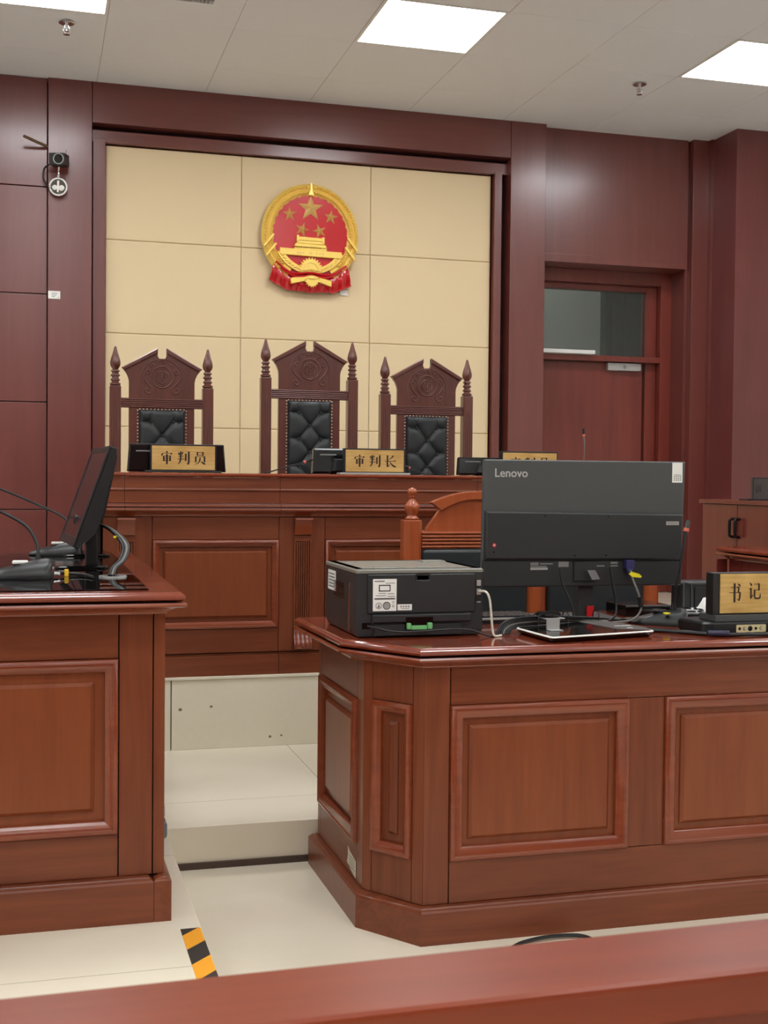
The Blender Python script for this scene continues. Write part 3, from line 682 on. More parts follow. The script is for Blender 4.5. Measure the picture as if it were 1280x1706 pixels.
# ------------------------------------------------------------------ hand drawn seal-song lettering (strokes: x, y, width on a 100 grid)
G = {
 'shen': [[(45, 100, 3), (51, 92, 11), (52, 86, 6)], [(14, 84, 3), (14, 74, 9), (9, 64, 5)], [(14, 83, 3), (88, 83, 3)], [(76, 86, 2), (86, 82, 9), (80, 70, 2)],
          [(26, 64, 9), (26, 24, 9)], [(26, 62, 3), (76, 62, 3)], [(74, 65, 9), (74, 24, 9)], [(26, 46, 3), (74, 46, 3)], [(26, 30, 3), (74, 30, 3)], [(50, 76, 10), (50, 0, 10)]],
 'pan': [[(8, 90, 3), (15, 80, 9), (17, 73, 5)], [(44, 93, 9), (38, 80, 5), (34, 73, 2)], [(8, 62, 3), (48, 62, 3)], [(3, 40, 3), (54, 40, 3)], [(27, 98, 9), (27, 38, 9), (22, 18, 7), (8, 1, 2)],
         [(66, 82, 9), (66, 26, 9)], [(89, 98, 10), (89, 8, 10)], [(91, 5, 8), (84, 3, 8), (73, 12, 2)]],
 'zhang': [[(76, 96, 9), (66, 82, 7), (48, 68, 4), (36, 62, 2)], [(3, 50, 3), (90, 50, 3)], [(82, 54, 2), (92, 51, 8), (97, 50, 2)], [(27, 98, 10), (27, 6, 10)], [(25, 4, 9), (36, 10, 6), (52, 22, 2)],
           [(44, 50, 3), (54, 32, 6), (70, 14, 9), (90, 3, 11), (100, 4, 2)]],
 'yuan': [[(28, 96, 8), (28, 68, 8)], [(28, 93, 3), (72, 93, 3)], [(71, 96, 8), (71, 68, 8)], [(28, 72, 3), (71, 72, 3)], [(16, 62, 9), (16, 18, 9)], [(16, 60, 3), (84, 60, 3)], [(83, 63, 9), (83, 18, 9)],
          [(49, 52, 8), (47, 32, 8), (36, 12, 5), (8, 0, 2)], [(55, 22, 4), (72, 12, 9), (88, 2, 8)]],
 'shu': [[(14, 78, 3), (70, 78, 3)], [(62, 82, 2), (74, 78, 9), (70, 52, 7)], [(3, 50, 3), (76, 50, 3)], [(70, 54, 2), (84, 49, 10), (80, 18, 9), (76, 8, 9), (62, 16, 2)], [(42, 100, 11), (42, -2, 11)], [(66, 98, 3), (78, 90, 9), (84, 82, 6)]],
 'ji': [[(12, 96, 3), (22, 86, 10), (26, 78, 5)], [(3, 62, 3), (24, 62, 3)], [(21, 64, 9), (21, 14, 9)], [(17, 8, 9), (28, 18, 6), (40, 30, 2)], [(44, 88, 3), (84, 88, 3)], [(84, 91, 9), (84, 52, 9)], [(50, 55, 3), (84, 55, 3)],
        [(50, 57, 9), (50, 16, 9)], [(50, 16, 8), (56, 8, 9), (86, 8, 9), (94, 14, 9), (96, 36, 2)]],
}
def glyph(mb, key, x, y, h, wd, mt, z0=0, z1=.0012, thick=1.0):
    for st_ in G[key]:
        P = [Vector((x+p[0]/100*wd, y+p[1]/100*h)) for p in st_]; W = [p[2]/100*h*thick/2 for p in st_]; Lf = []; Rt = []
        for i, p in enumerate(P):
            t = (P[min(i+1, len(P)-1)]-P[max(0, i-1)]).normalized(); n_ = Vector((-t.y, t.x)); Lf.append(p+n_*W[i]); Rt.append(p-n_*W[i])
        for i in range(len(P)-1): mb.prism([tuple(Rt[i]), tuple(Rt[i+1]), tuple(Lf[i+1]), tuple(Lf[i])], z0, z1, mt)
        if len(P) == 2 and st_[0][2] <= 3 and abs(st_[0][1]-st_[1][1]) < 1:
            e = P[1]; hh = h*.05; mb.prism([(e.x-hh*1.6, e.y+W[1]), (e.x+hh*.5, e.y-W[1]), (e.x-hh*.3, e.y+hh*1.3)], z0, z1, mt)

def nameplate(x0, x1, y, z0, z1, chars, label, fx=.006, gh=.046, gw=.036, pitch=.048, start=None, zb=None, basemat='black', thick=1.4, group='brass nameplates'):
    xm = (x0+x1)/2
    r = put('nameplate', (xm, y+.02, zb), label=label, cat='nameplate', group=group)
    MB().box(x0, x1, y, y+.032, z0, z1, .002).build('holder', M['black'], r, world=True)
    MB().box(x0-.02, x1+.02, y-.012, y+.05, zb, z0, .002).build('base', M[basemat], r, world=True)
    f0 = face_m((0, y-.0012, 0), (0, -1, 0))
    pm = MB().prism(rect(x0+fx, x1-fx, z0+.004, z1-.006), -.0005, .0008, f0).build('brass_plate', M['brass'], r, world=True)
    n = len(chars); zc = (z0+z1)/2-.001
    s0 = xm-((n-1)*pitch+gw)/2 if start is None else start
    for i, c in enumerate(chars):
        g = MB(); glyph(g, c, s0+i*pitch, zc-gh/2, gh, gw, f0, .0008, .0016, thick); g.build('character', M['ink'], pm, world=True)
    return r
nameplate(.446, .708, 4.985, 1.2032, 1.308, ['shen', 'pan', 'yuan'], 'brass nameplate in front of the left judge chair on the judges bench', zb=ZB, pitch=.066, gw=.052, gh=.052)
nameplate(1.237, 1.50, 4.985, 1.2032, 1.304, ['shen', 'pan', 'zhang'], 'brass nameplate at the middle of the judges bench, before the tallest chair', zb=ZB, pitch=.066, gw=.052, gh=.050, basemat='silver')
nameplate(1.932, 2.192, 4.985, 1.2032, 1.302, ['shen', 'pan', 'yuan'], 'brass nameplate on the judges bench mostly hidden behind the big monitor', zb=ZB, pitch=.066, gw=.052, gh=.052)

# small monitors on the bench seen from behind
def bench_monitor(x0, x1, z1, y, label, tilt=8):
    r = put('bench_monitor', ((x0+x1)/2, y+.03, ZB), label=label, cat='monitor', group='black flat monitors on the judges bench')
    w_ = (x1-x0)/2; h_ = z1-ZB-.004
    mt = Matrix.Translation((0, -.03, .004)) @ Matrix.Rotation(math.radians(-tilt), 4, 'X')
    MB().loft([(-w_-.004, 0), (w_+.004, 0), (w_-.004, h_), (-w_+.004, h_)], [(-.006, -.02), (0, -.014), (0, .008), (-.006, .014)], mt @ face_m((0, 0, 0), (0, -1, 0))).build('housing', M['blackg'], r)
    MB().loft([(-w_*.6, .0), (w_*.6, 0), (w_*.5, h_*.6), (-w_*.5, h_*.6)], [(0, .01), (-.008, .026)], mt @ face_m((0, 0, 0), (0, -1, 0))).build('rear_bulge', M['black'], r)
    MB().box(-w_+.006, w_-.006, .0, .019, h_-.004, h_+.002, .002, mt).build('top_edge', M['mong'], r)
    MB().prism(rect(-w_+.03, -w_+.10, h_*.72, h_*.77), .014, .0152, mt @ face_m((0, 0, 0), (0, -1, 0))).build('brand_strip', M['greyp'], r)
    MB().box(-.09, .09, -.02, .10, 0, .006, .003).build('foot', M['black'], r)
bench_monitor(.365, .752, 1.309, 5.06, 'wide black monitor behind the left nameplate on the judges bench', 2)
bench_monitor(1.13, 1.47, 1.303, 5.10, 'black monitor half hidden behind the middle nameplate')
bench_monitor(1.775, 2.12, 1.275, 5.10, 'low black monitor in front of the right judge chair')
def gooseneck(pts, tip, label, group, base_at, rr=.0035, ring=True, mat='cable', foot=True):
    r = put('gooseneck_microphone', base_at, label=label, cat='microphone', group=group)
    if foot: MB().box(base_at[0]-.05, base_at[0]+.05, base_at[1]-.04, base_at[1]+.06, base_at[2], base_at[2]+.003, .0014).build('base', M['black'], r, world=True)
    MB().tube(pts, rr, 8).build('gooseneck', M[mat], r, world=True)
    a, b = Vector(pts[-1]), Vector(tip); d = (b-a).normalized()
    MB().tube([a, a+(b-a)*.25], rr*2.2).build('light_ring', M['ring'], r, world=True)
    MB().tube([a+(b-a)*.25, b], rr*2).build('microphone_head', M['black'], r, world=True)
    return r
gooseneck([(.905, 5.0, ZB+.004), (.93, 5.0, 1.203), (1.0, 5.0, 1.224), (1.07, 5.0, 1.243)], (1.105, 5.0, 1.256), 'low gooseneck microphone lying left of the middle nameplate on the bench', 'bench microphones', (.93, 5.04, ZB), .0028, foot=False)
gooseneck([(1.61, 5.05, ZB+.004), (1.56, 5.04, 1.216), (1.535, 5.03, 1.225)], (1.515, 5.03, 1.232), 'thin gooseneck microphone right of the middle nameplate on the bench', 'bench microphones', (1.61, 5.09, ZB), .0026, foot=False)
gooseneck([(2.33, 5.05, ZB), (2.335, 5.03, 1.25), (2.325, 5.0, 1.33), (2.321, 5.0, 1.374)], (2.319, 5.0, 1.407), 'upright gooseneck microphone on the right end of the judges bench', 'bench microphones', (2.33, 5.06, ZB), .003, mat='cableg', foot=False)
ac = MB().lathe([(.0, 0), (.026, 0), (.024, .05), (.020, .052), (.018, .008), (0, .006)], 20).build('acrylic_cup', M['acrylic'], at=None)
ac.location = (.262, 4.85, ZB); tag(ac, 'clear acrylic cup at the far left end of the judges bench', 'cup')

# ------------------------------------------------------------------ judge chairs
def tuft(x0, x1, z0, z1, y, rows, depth=.026, nx=44, step=.0065):
    segs = []
    for i, (z, k_) in enumerate(rows):
        xs = (-.057, .057) if k_ else (0,)
        if i+1 < len(rows):
            z2, k2_ = rows[i+1]; x2s = (-.057, .057) if k2_ else (0,)
            for a in xs:
                for b in x2s:
                    if k_ != k2_: segs.append((a, z, b, z2))
        if k_: segs += [(-.057, z, x0, z), (.057, z, x1, z)]
    z, k_ = rows[0]; segs += [(-.057, z, -.057, z1), (.057, z, .057, z1)]
    btn = [(x, z) for z, k_ in rows for x in ((-.057, .057) if k_ else (0,))]
    nz = int((z1-z0)/step); vs = []; fs = []
    for i in range(nx+1):
        for j in range(nz+1):
            x = x0+(x1-x0)*i/nx; z = z0+(z1-z0)*j/nz
            e = min(x-x0, x1-x, z-z0, z1-z); h_ = depth*(1-(1-min(1, e/.022))**2)**.5 if e < .022 else depth
            dm = 9
            for a, b, c, d in segs:
                L2 = (c-a)**2+(d-b)**2; t = max(0, min(1, ((x-a)*(c-a)+(z-b)*(d-b))/max(L2, 1e-9)))
                dm = min(dm, math.hypot(x-a-t*(c-a), z-b-t*(d-b)))
            h_ -= .0075*math.exp(-(dm/.0055)**2)+.004*math.exp(-(dm/.02)**2)
            bd = min(math.hypot(x-a, z-b) for a, b in btn); h_ -= .008*math.exp(-(bd/.014)**2)
            vs.append((x, y-max(h_, 0), z))
    for i in range(nx):
        for j in range(nz): a = i*(nz+1)+j; fs.append((a, a+nz+1, a+nz+2, a+1))
    return MB().add(vs, fs), btn
def judge_chair(loc, dz, label):
    r = put('judge_chair', loc, label=label, cat='chair', group='carved high-backed judge chairs')
    z_ = lambda wz: wz-Z2+dz
    F = face_m((0, 0, 0), (0, -1, 0))
    for s_ in (-1, 1):
        xc = s_*.226; pz = z_(1.622)
        g = MB().box(xc-.027, xc+.027, -.027, .027, 0, pz, .005)
        for q in (-.011, 0, .011): g.box(xc+q-.003, xc+q+.003, -.0295, -.02, .35, pz-(.075 if q == 0 else .095), .0028)
        p = g.build('back_post', M['chair'], r)
        prof = [(.018, 0), (.026, .004), (.026, .012), (.018, .016), (.017, .022), (.023, .026), (.023, .031), (.017, .035), (.016, .044), (.023, .048), (.023, .053), (.016, .058), (.016, .066), (.022, .070), (.021, .075), (.014, .079),
                (.015, .084), (.022, .094), (.0255, .106), (.0245, .120), (.020, .138), (.014, .156), (.009, .174), (.0065, .186), (.004, .192), (0, .194)]
        MB().lathe(prof, 20, Matrix.Translation((xc, 0, pz))).build('finial', M['chair'], p, ang=60)
    # pediment board
    hw = .160
    def arc(c, R, a0, a1, n): return [(c[0]+R*math.cos(a0+(a1-a0)*q/n), c[1]+R*math.sin(a0+(a1-a0)*q/n)) for q in range(n+1)]
    left = [(-hw, z_(1.555)), (-hw, z_(1.645)), (-.163, z_(1.662)), (-.172, z_(1.683)), (-.186, z_(1.702)), (-.191, z_(1.716)), (-.022, z_(1.806)), (-.022, z_(1.778))]
    arcp = arc((0, z_(1.778)), .022, PI, 2*PI, 8)[1:-1]
    poly = left+arcp+[(-a, b) for a, b in reversed(left)]
    MB().prism(poly, -.012, .012, F, .002).build('crest_panel', M['chair'], r)
    for s_ in (-1, 1):
        q = [(s_*.197, z_(1.713)), (s_*.022, z_(1.812)), (s_*.022, z_(1.786)), (s_*.182, z_(1.699))]
        MB().prism(q, -.014, .024, F, .004).build('crest_molding', M['chair'], r)
    g = MB()
    P = [(-.106, z_(1.565))]+arc((0, z_(1.651)), .106, PI, 0, 24)+[(.106, z_(1.565))]
    g.tube([(a, -.012, b) for a, b in P], .004, 6, sub=1)
    cz = z_(1.669)
    for R, tr in ((.052, .0045), (.043, .003), (.031, .0038)):
        g.tube([(R*math.cos(t*PI/16), -.0125, cz+R*math.sin(t*PI/16)) for t in range(33)], tr, 6, sub=1)
    # inner mask-like motif
    g.tube([(0, -.013, cz+.024), (0, -.015, cz-.004)], .0042, 6, sub=1)
    for s_ in (-1, 1):
        g.tube([(0, -.013, cz+.02), (s_*.010, -.014, cz+.024), (s_*.018, -.013, cz+.016), (s_*.012, -.013, cz+.010), (s_*.005, -.013, cz+.012)], .003, 6)
        g.ball((s_*.010, -.013, cz+.001), .0042, 8)
        g.tube([(s_*.020, -.013, cz+.006), (s_*.021, -.013, cz-.008), (s_*.012, -.013, cz-.020), (0, -.013, cz-.024)], .003, 6)
        # side scrolls
        g.tube([(s_*.060, -.012, cz+.026), (s_*.066, -.013, cz+.034), (s_*.076, -.013, cz+.030), (s_*.078, -.013, cz+.018), (s_*.070, -.013, cz+.012), (s_*.064, -.013, cz+.018)], .0036, 6)
        g.tube([(s_*.078, -.012, cz+.030), (s_*.088, -.013, cz+.012), (s_*.084, -.013, cz-.014), (s_*.068, -.013, cz-.036), (s_*.052, -.013, cz-.052), (s_*.052, -.013, cz-.072), (s_*.064, -.013, cz-.082), (s_*.078, -.013, cz-.076), (s_*.082, -.013, cz-.064), (s_*.074, -.013, cz-.058), (s_*.068, -.013, cz-.064)], .0042, 6)
        g.tube([(s_*.052, -.012, cz+.046), (s_*.058, -.013, cz+.056), (s_*.048, -.013, cz+.062), (s_*.040, -.013, cz+.056), (s_*.044, -.013, cz+.050)], .0036, 6)
        g.tube([(s_*.034, -.012, cz+.064), (s_*.026, -.013, cz+.076), (s_*.012, -.013, cz+.072), (s_*.014, -.013, cz+.062)], .0036, 6)
    g.ball((0, -.012, cz-.012), .006, 8)
    g.tube([(-.016, -.013, cz+.080), (0, -.013, cz+.083), (.016, -.013, cz+.080)], .0042, 6)
    g.tube([(-.014, -.013, cz+.070), (0, -.013, cz+.073), (.014, -.013, cz+.070)], .0042, 6)
    g.build('carving', M['chair'], r, ang=80)
    g = MB().box(-.20, .20, -.012, .016, z_(1.516), z_(1.564), .002)
    for q in range(5): g.box(-.20, .20, -.016, -.01, z_(1.5175)+q*.0092, z_(1.5175)+q*.0092+.0072, .0028)
    g.build('crest_rail', M['chair'], r)
    MB().box(-.160, .160, -.008, .016, .42, z_(1.518), .002).build('back_panel', M['chair'], r)
    zb = .50; zt_ = z_(1.508)
    rows = []; zz_ = z_(1.449); kk = True
    while zz_ > zb+.05: rows.append((zz_, kk)); zz_ -= .0675; kk = not kk
    t, btn = tuft(-.112, .112, zb, zt_, -.009, rows)
    cu = t.build('back_cushion', M['leather'], r, ang=80)
    for x, z in btn: MB().ball((x, -.0235, z), .0062, 10, (1, .6, 1)).build('button', M['leather'], cu)
    g = MB(); z = zb
    while z < zt_: g.ball((-.118, -.010, z), .0042, 6, (1, .7, 1)); g.ball((.118, -.010, z), .0042, 6, (1, .7, 1)); z += .0165
    for q in range(13): g.ball((-.108+q*.018, -.010, zt_+.002), .0038, 6, (1, .7, 1))
    g.build('nailhead_trim', M['nail'], cu)
    MB().box(-.26, .26, -.50, -.02, .36, .42, .008).build('seat_frame', M['chair'], r)
    MB().box(-.235, .235, -.49, -.035, .42, .49, .025, seg=4).build('seat_cushion', M['leather'], r)
    for s_ in (-1, 1):
        MB().box(s_*.235-.025, s_*.235+.025, -.50, -.45, 0, .63, .005).build('front_leg', M['chair'], r)
        MB().box(s_*.24-.03, s_*.24+.03, -.52, -.02, .63, .66, .01).build('armrest', M['chair'], r)
    return r
judge_chair((.612, 6.225, Z2), 0, 'carved wooden judge chair with black tufted back, leftmost behind the bench')
judge_chair((1.357, 6.225, Z2), .064, 'tallest carved judge chair with black tufted back, in the middle of the three')
judge_chair((1.985, 6.225, Z2), -.002, 'carved wooden judge chair with black tufted back, rightmost behind the bench')

# ------------------------------------------------------------------ clerk chairs
def clerk_chair():
    r = put('clerk_chair', (1.561, 4.30, Z1), label='orange-brown wooden chair with arched crest and black pad, behind the printer', cat='chair', group='wooden chairs behind the clerk desk')
    F = face_m((0, 0, 0), (0, -1, 0)); z_ = lambda wz: wz-Z1
    for s_ in (-1, 1):
        xc = s_*.239
        oct_ = [(xc+a, b) for a, b in ((-.034, -.012), (-.018, -.030), (.018, -.030), (.034, -.012), (.034, .030), (-.034, .030))]
        p = MB().loft(oct_, [(0, 0), (0, z_(1.026)), (-.003, z_(1.031))]).build('back_post', M['cchair'], r)
        prof = [(.024, 0), (.027, .003), (.026, .008), (.018, .012), (.016, .016), (.020, .022), (.0265, .036), (.028, .046), (.026, .056), (.018, .064), (.0125, .072), (.011, .080), (.016, .085), (.0105, .088), (.015, .092), (.0185, .100), (.0175, .108), (.011, .114), (0, .117)]
        MB().lathe(prof, 22, Matrix.Translation((xc, 0, z_(1.031)))).build('finial', M['cchair'], p, ang=60)
    def top(x): return z_(1.136)-(x/.171)**2*.041
    xs = [-.171+.342*q/16 for q in range(17)]
    up_ = [(x, top(x)) for x in xs]; lo_ = [(x*.78, top(x)-.030) for x in xs]
    MB().prism(up_+lo_[::-1], -.012, .026, F, .002).build('crest_molding', M['cchair'], r)
    bd = [(-.19, z_(.990)), (.19, z_(.990)), (.188, z_(1.0)), (.134, z_(1.072))]+[(x*.78, top(x)-.028) for x in xs[::-1]]+[(-.134, z_(1.072)), (-.188, z_(1.0))]
    MB().prism(bd, -.010, .010, F, .002).build('crest_panel', M['cchair'], r)
    g = MB().box(-.206, .206, -.010, .012, z_(.928), z_(.992), .002)
    for q in range(5): g.box(-.206, .206, -.020, -.008, z_(.9295)+q*.0125, z_(.9295)+q*.0125+.0085, .0038)
    g.build('reeded_rail', M['cchair'], r)
    MB().box(-.206, .206, -.028, .012, .45, z_(.926), .016, seg=4).build('back_cushion', M['leather'], r)
    MB().box(-.24, .24, -.42, -.0, .36, .42, .006).build('seat_frame', M['cchair'], r)
    MB().box(-.225, .225, -.415, -.03, .42, .465, .018, seg=4).build('seat_cushion', M['leather'], r)
    for s_ in (-1, 1): MB().box(s_*.215-.022, s_*.215+.022, -.42, -.376, 0, .36, .005).build('front_leg', M['cchair'], r)
    return r
c1 = clerk_chair()
dup(c1, (2.092, 4.40, Z1), 0, 'wooden chair with black pad mostly hidden behind the big monitor')

# ------------------------------------------------------------------ printer
ZK = .757
pr = put('laser_printer', (.997, 3.33, ZK), label='black laser printer with its back to us on the clerk desk corner', cat='printer')
x0, x1, y0, y1, z0, z1 = .820, 1.174, 3.159, 3.51, ZK, .940
MB().loft(rect(x0, x1, y0, y1), [(-.012, z0), (-.006, z0+.004), (0, z0+.02), (0, z1-.012)]).build('body', M['printer'], pr, world=True)
MB().loft(rect(x0-.001, x1+.001, y0-.001, y1), [(0, z1-.011), (0, z1-.004), (-.004, z1)], cap1=False).loft(rect(x0+.003, x1-.003, y0+.003, y1-.004), [(0, z1), (-.020, z1), (-.024, z1-.004), (-.05, z1-.006)]).build('top_cover', M['ptop_sheen'], pr, world=True)
MB().box(.88, .965, 3.20, 3.222, z1-.006, z1+.0015, .002).box(1.0, 1.12, 3.20, 3.222, z1-.006, z1+.0015, .002).box(1.08, 1.15, 3.40, 3.45, z1-.004, z1+.004, .003).build('top_grip', M['ptop_sheen'], pr, world=True)
F = face_m((0, y0, 0), (0, -1, 0))
MB().loft(rect(.851, 1.150, .822, .926), [(0, -.001), (0, .003), (-.002, .005)], F).build('rear_cover', M['printer'], pr, world=True)
MB().prism(rect(.849, 1.152, .820, .928), -.001, .0008, F).build('cover_gap', M['printer2'], pr, world=True)
MB().loft(rect(.982, 1.022, .907, .926), [(0, .004), (0, .0065), (-.003, .0055), (-.004, .005)], F).build('cover_latch', M['printer2'], pr, world=True)
MB().loft(rect(.863, 1.138, .798, .8195), [(0, -.001), (0, .010), (-.003, .013)], F).build('duplex_tray', M['printer'], pr, world=True)
MB().loft(rect(.868, 1.112, .762, .7945), [(0, -.001), (0, .004), (-.002, .006)], F).build('paper_tray', M['printer'], pr, world=True)
MB().prism(rect(.953, 1.029, .782, .812), .002, .0135, F).build('tray_recess', M['blackg'], pr, world=True)
g = MB(); g.box(.967, .999+.012, .779, .790, .010, .020, .002, F); g.box(.955, .967, .780, .797, .010, .022, .003, F).box(1.012, 1.026, .780, .797, .010, .022, .003, F)
g.build('green_clip', M['green'], pr, world=True)
lb = MB().prism(rect(.864, .929, .829, .914), .005, .0056, F).build('spec_label', M['paper'], pr, world=True)
t = MB()
t.prism(rect(.868, .896, .9065, .9095), .0056, .006, F)
for a, b, z in ((.898, .924, .903), (.88, .90, .876), (.904, .922, .875), (.872, .90, .870), (.904, .924, .868), (.868, .925, .862)): t.prism(rect(a, b, z-.0008, z+.0008), .0056, .006, F)
t.prism(rect(.868, .925, .8595, .8635), .0056, .006, F)
t.ringp((.880, .843), .0085, .0068, .0056, .006, F, seg=20); t.prism([(.876, .838), (.884, .838), (.880, .849)], .0056, .006, F)
t.ringp((.920, .852), .003, .002, .0056, .006, F, seg=12).ringp((.920, .842), .0035, .002, .0056, .006, F, seg=12)
t.build('fine_print', M['greyp'], lb, world=True)
t = MB(); 
for a, b, c, d in ((.880, .912, .896, .8985), (.880, .912, .881, .8835), (.880, .8825, .881, .8985), (.9095, .912, .881, .8985)): t.prism(rect(a, b, c, d), .0056, .0061, F)
t.build('print_frame', M['black'], lb, world=True); t = MB(); t.ringp((.902, .843), .0105, .0088, .0056, .0061, F); t.build('seal_ring', M['black'], lb, world=True)
MB().disc((.902, .843), .0088, .0056, .006, F).build('seal', M['silver'], lb, world=True)
lb = MB().loft(rect(.932, .972, .830, .846), [(0, .005), (0, .0056)], F).build('small_label', M['paper'], pr, world=True)
t = MB()
for q in range(4): t.prism(rect(.940+q*.007, .944+q*.007, .838, .8425), .0056, .006, F)
t.prism(rect(.942, .964, .834, .8355), .0056, .006, F); t.build('fine_print', M['greyp'], lb, world=True)
g = MB().prism(rect(1.154, 1.169, .846, .910), -.001, .001, F); g.build('port_panel', M['printer2'], pr, world=True)
for a, b in ((.892, .908), (.868, .884), (.846, .850)): MB().box(1.156, 1.168, a, b, 0, .003, .001, F).build('port', M['silver'], pr, world=True)
MB().box(.836, .860, .781, .799, -.004, .0012, .001, F).build('power_socket', M['blackg'], pr, world=True)
F2 = face_m((x0, y1, 0), (-1, 0, 0))
g = MB()
for q in range(9): g.prism(rect(.10, .215, .880+q*.005-.03, .8825+q*.005-.03), -.0005, .001, F2)
g.build('side_vent', M['blackg'], pr, world=True)
MB().prism(rect(.03, .12, .862, .918), 0, .0008, F2).build('side_label', M['paper'], pr, world=True)
g = MB()
for q in range(5): g.prism(rect(.04, .11, .870+q*.009, .874+q*.009), .0008, .0012, F2)
g.build('side_print', M['greyp'], pr, world=True)
MB().prism([(.27, .766), (.285, .766), (.285, .86), (.278, .90), (.268, .885)], 0, .0012, F2).build('side_reflector', M['chrome'], pr, world=True)
def cable(name, pts, rad, mat, label, cat='cable', group=None):
    c = sum((Vector(p) for p in pts), Vector())/len(pts)
    return tag(MB().tube(pts, rad, 8).build(name, M[mat], at=tuple(c), ang=80), label, cat, group)
cable('power_cable', [(.849, 3.150, .790), (.872, 3.135, .786), (.90, 3.128, .779), (.95, 3.126, .775), (1.02, 3.124, .778), (1.08, 3.124, .780), (1.13, 3.126, .776), (1.17, 3.118, .763), (1.185, 3.112, .7595), (1.21, 3.125, .7595)], .0026, 'cable', 'black power cable drooping across the back of the printer')
cable('usb_cable', [(1.161, 3.152, .877), (1.172, 3.13, .878), (1.180, 3.122, .860), (1.184, 3.118, .820), (1.188, 3.118, .780), (1.192, 3.112, .7610), (1.215, 3.12, .7605)], .0032, 'cablew', 'white cable hanging from the right side port of the printer')

# ------------------------------------------------------------------ big monitor (text on its back)
mo = put('computer_monitor', (1.565, 3.46, ZK), label='large grey computer monitor seen from behind on the clerk desk', cat='monitor')
F = face_m((0, 3.352, 0), (0, -1, 0))
MB().loft([(1.243, .869), (1.883, .867), (1.8915, 1.239), (1.247, 1.238)], [(-.002, -.018), (0, -.016), (0, -.004), (-.003, 0), (-.008, .001)], F).build('housing', M['mong'], mo, world=True)
MB().loft([(1.247, .949), (1.876, .9435), (1.879, 1.0825), (1.2475, 1.0905)], [(0, -.002), (-.001, .012), (-.006, .017)], F).build('rear_cover', M['mond'], mo, world=True)
MB().loft([(1.243, .869), (1.881, .867), (1.8825, .9425), (1.2445, .948)], [(0, -.002), (-.002, .004), (-.006, .006)], F).build('lower_cover', M['mond'], mo, world=True)
MB().loft([(1.253, .884), (1.871, .882), (1.877, 1.228), (1.256, 1.228)], [(0, -.0195), (0, -.0175)], F).build('screen', M['screen'], mo, world=True)
tx = MB().text('Lenovo', .0345, F @ Matrix.Translation((1.277, 1.1985, .0012)), .0006, 'LEFT', .0004); tx.build('brand_lettering', M['letter'], mo, world=True)
MB().prism(rect(1.385, 1.396, 1.192, 1.209), .001, .0014, F).build('lettering_backing', M['mong'], mo, world=True)
lb = MB().prism(rect(1.846, 1.880, 1.176, 1.236), .001, .0022, F).build('asset_sticker', M['paper'], mo, world=True)
t = MB()
for q in range(3):
    for p in range(4): t.prism(rect(1.8515+p*.0066, 1.8555+p*.0066, 1.182+q*.0055, 1.185+q*.0055), .0022, .0026, F)
t.prism(rect(1.851, 1.875, 1.1985, 1.2), .0022, .0026, F)
t.build('sticker_print', M['greyp'], lb, world=True)
lb = MB().prism(rect(1.820, 1.862, 1.049, 1.060), .017, .0178, F).build('product_badge', M['silver'], mo, world=True)
MB().text('ThinkVision', .0072, F @ Matrix.Translation((1.841, 1.0545, .0179)), .0002).build('badge_lettering', M['greyp'], lb, world=True)
MB().disc((1.273, .992), .0055, .017, .0182, F).build('red_mark', M['redl'], mo, world=True)
MB().disc((1.273, .992), .0022, .0182, .0188, F).build('red_mark_center', M['paper'], mo, world=True)
g = MB()
for x, z in ((1.43, 1.076), (1.63, 1.074), (1.525, .96), (1.625, .96), (1.272, .972)): g.disc((x, z), .0025, .016, .0175, F, 10)
g.build('screw', M['blackg'], mo, world=True)
for a, b, c, d in ((1.39, 1.44, .926, .930), (1.39, 1.415, .932, .940), (1.42, 1.46, .934, .938), (1.478, 1.51, .926, .942), (1.60, 1.625, .926, .930), (1.645, 1.668, .926, .930), (1.645, 1.668, .934, .940)): MB().prism(rect(a, b, c, d), .005, .0072, F).build('port', M['greyp'], mo, world=True)
MB().prism(rect(1.39, 1.444, .9185, .925), .005, .0075, F).build('port_label', M['silver'], mo, world=True)
g = MB().loft([(1.524, .884), (1.598, .884), (1.598, .944), (1.524, .944)], [(0, .004), (-.002, .012)], F); g.build('mount_plate', M['mond'], mo, world=True)
MB().box(1.556, 1.606, 3.375, 3.41, ZK+.006, .90, .004).build('stand_neck', M['mond'], mo, world=True)
MB().loft(rect(1.45, 1.72, 3.385, 3.59), [(-.004, ZK), (0, ZK+.003), (-.01, ZK+.009), (-.03, ZK+.011)]).build('stand_base', M['mond'], mo, world=True)
MB().lathe([(.026, -.004), (.026, .012), (.022, .016), (0, .016)], 30, face_m((1.580, 3.372, .895), (0, -1, 0))).build('cable_ring', M['black'], mo, world=True)
MB().prism([(1.555, .918), (1.580, .918), (1.596, .892), (1.571, .890)], .036, .040, F).build('release_lever', plain('lever_grey', (120, 120, 120), .4), mo, world=True)
tag(MB().loft(rect(1.578, 1.600, ZK, .808), [(0, -.002), (0, .002)], face_m((0, 3.362, 0), (0, -1, 0))).build('red_tag', M['redtag'], at=(1.589, 3.36, ZK)), 'red tag standing against the foot of the big monitor', 'tag')
tag(MB().box(1.686, 1.714, 3.325, 3.345, .920, .946, .003).box(1.690, 1.710, 3.325, 3.338, .908, .921, .003).build('vga_plug', M['blue'], at=(1.7, 3.33, .93)), 'blue plug in the underside ports of the big monitor', 'plug')
tag(MB().prism([(1.690, .906), (1.700, .912), (1.722, .906), (1.732, .898), (1.728, .894), (1.700, .897)], 0, .004, face_m((0, 3.318, 0), (0, -1, 0))).build('yellow_cable_tag', M['yellow'], at=(1.7, 3.318, .9)), 'yellow tag on the cable below the blue plug', 'tag')
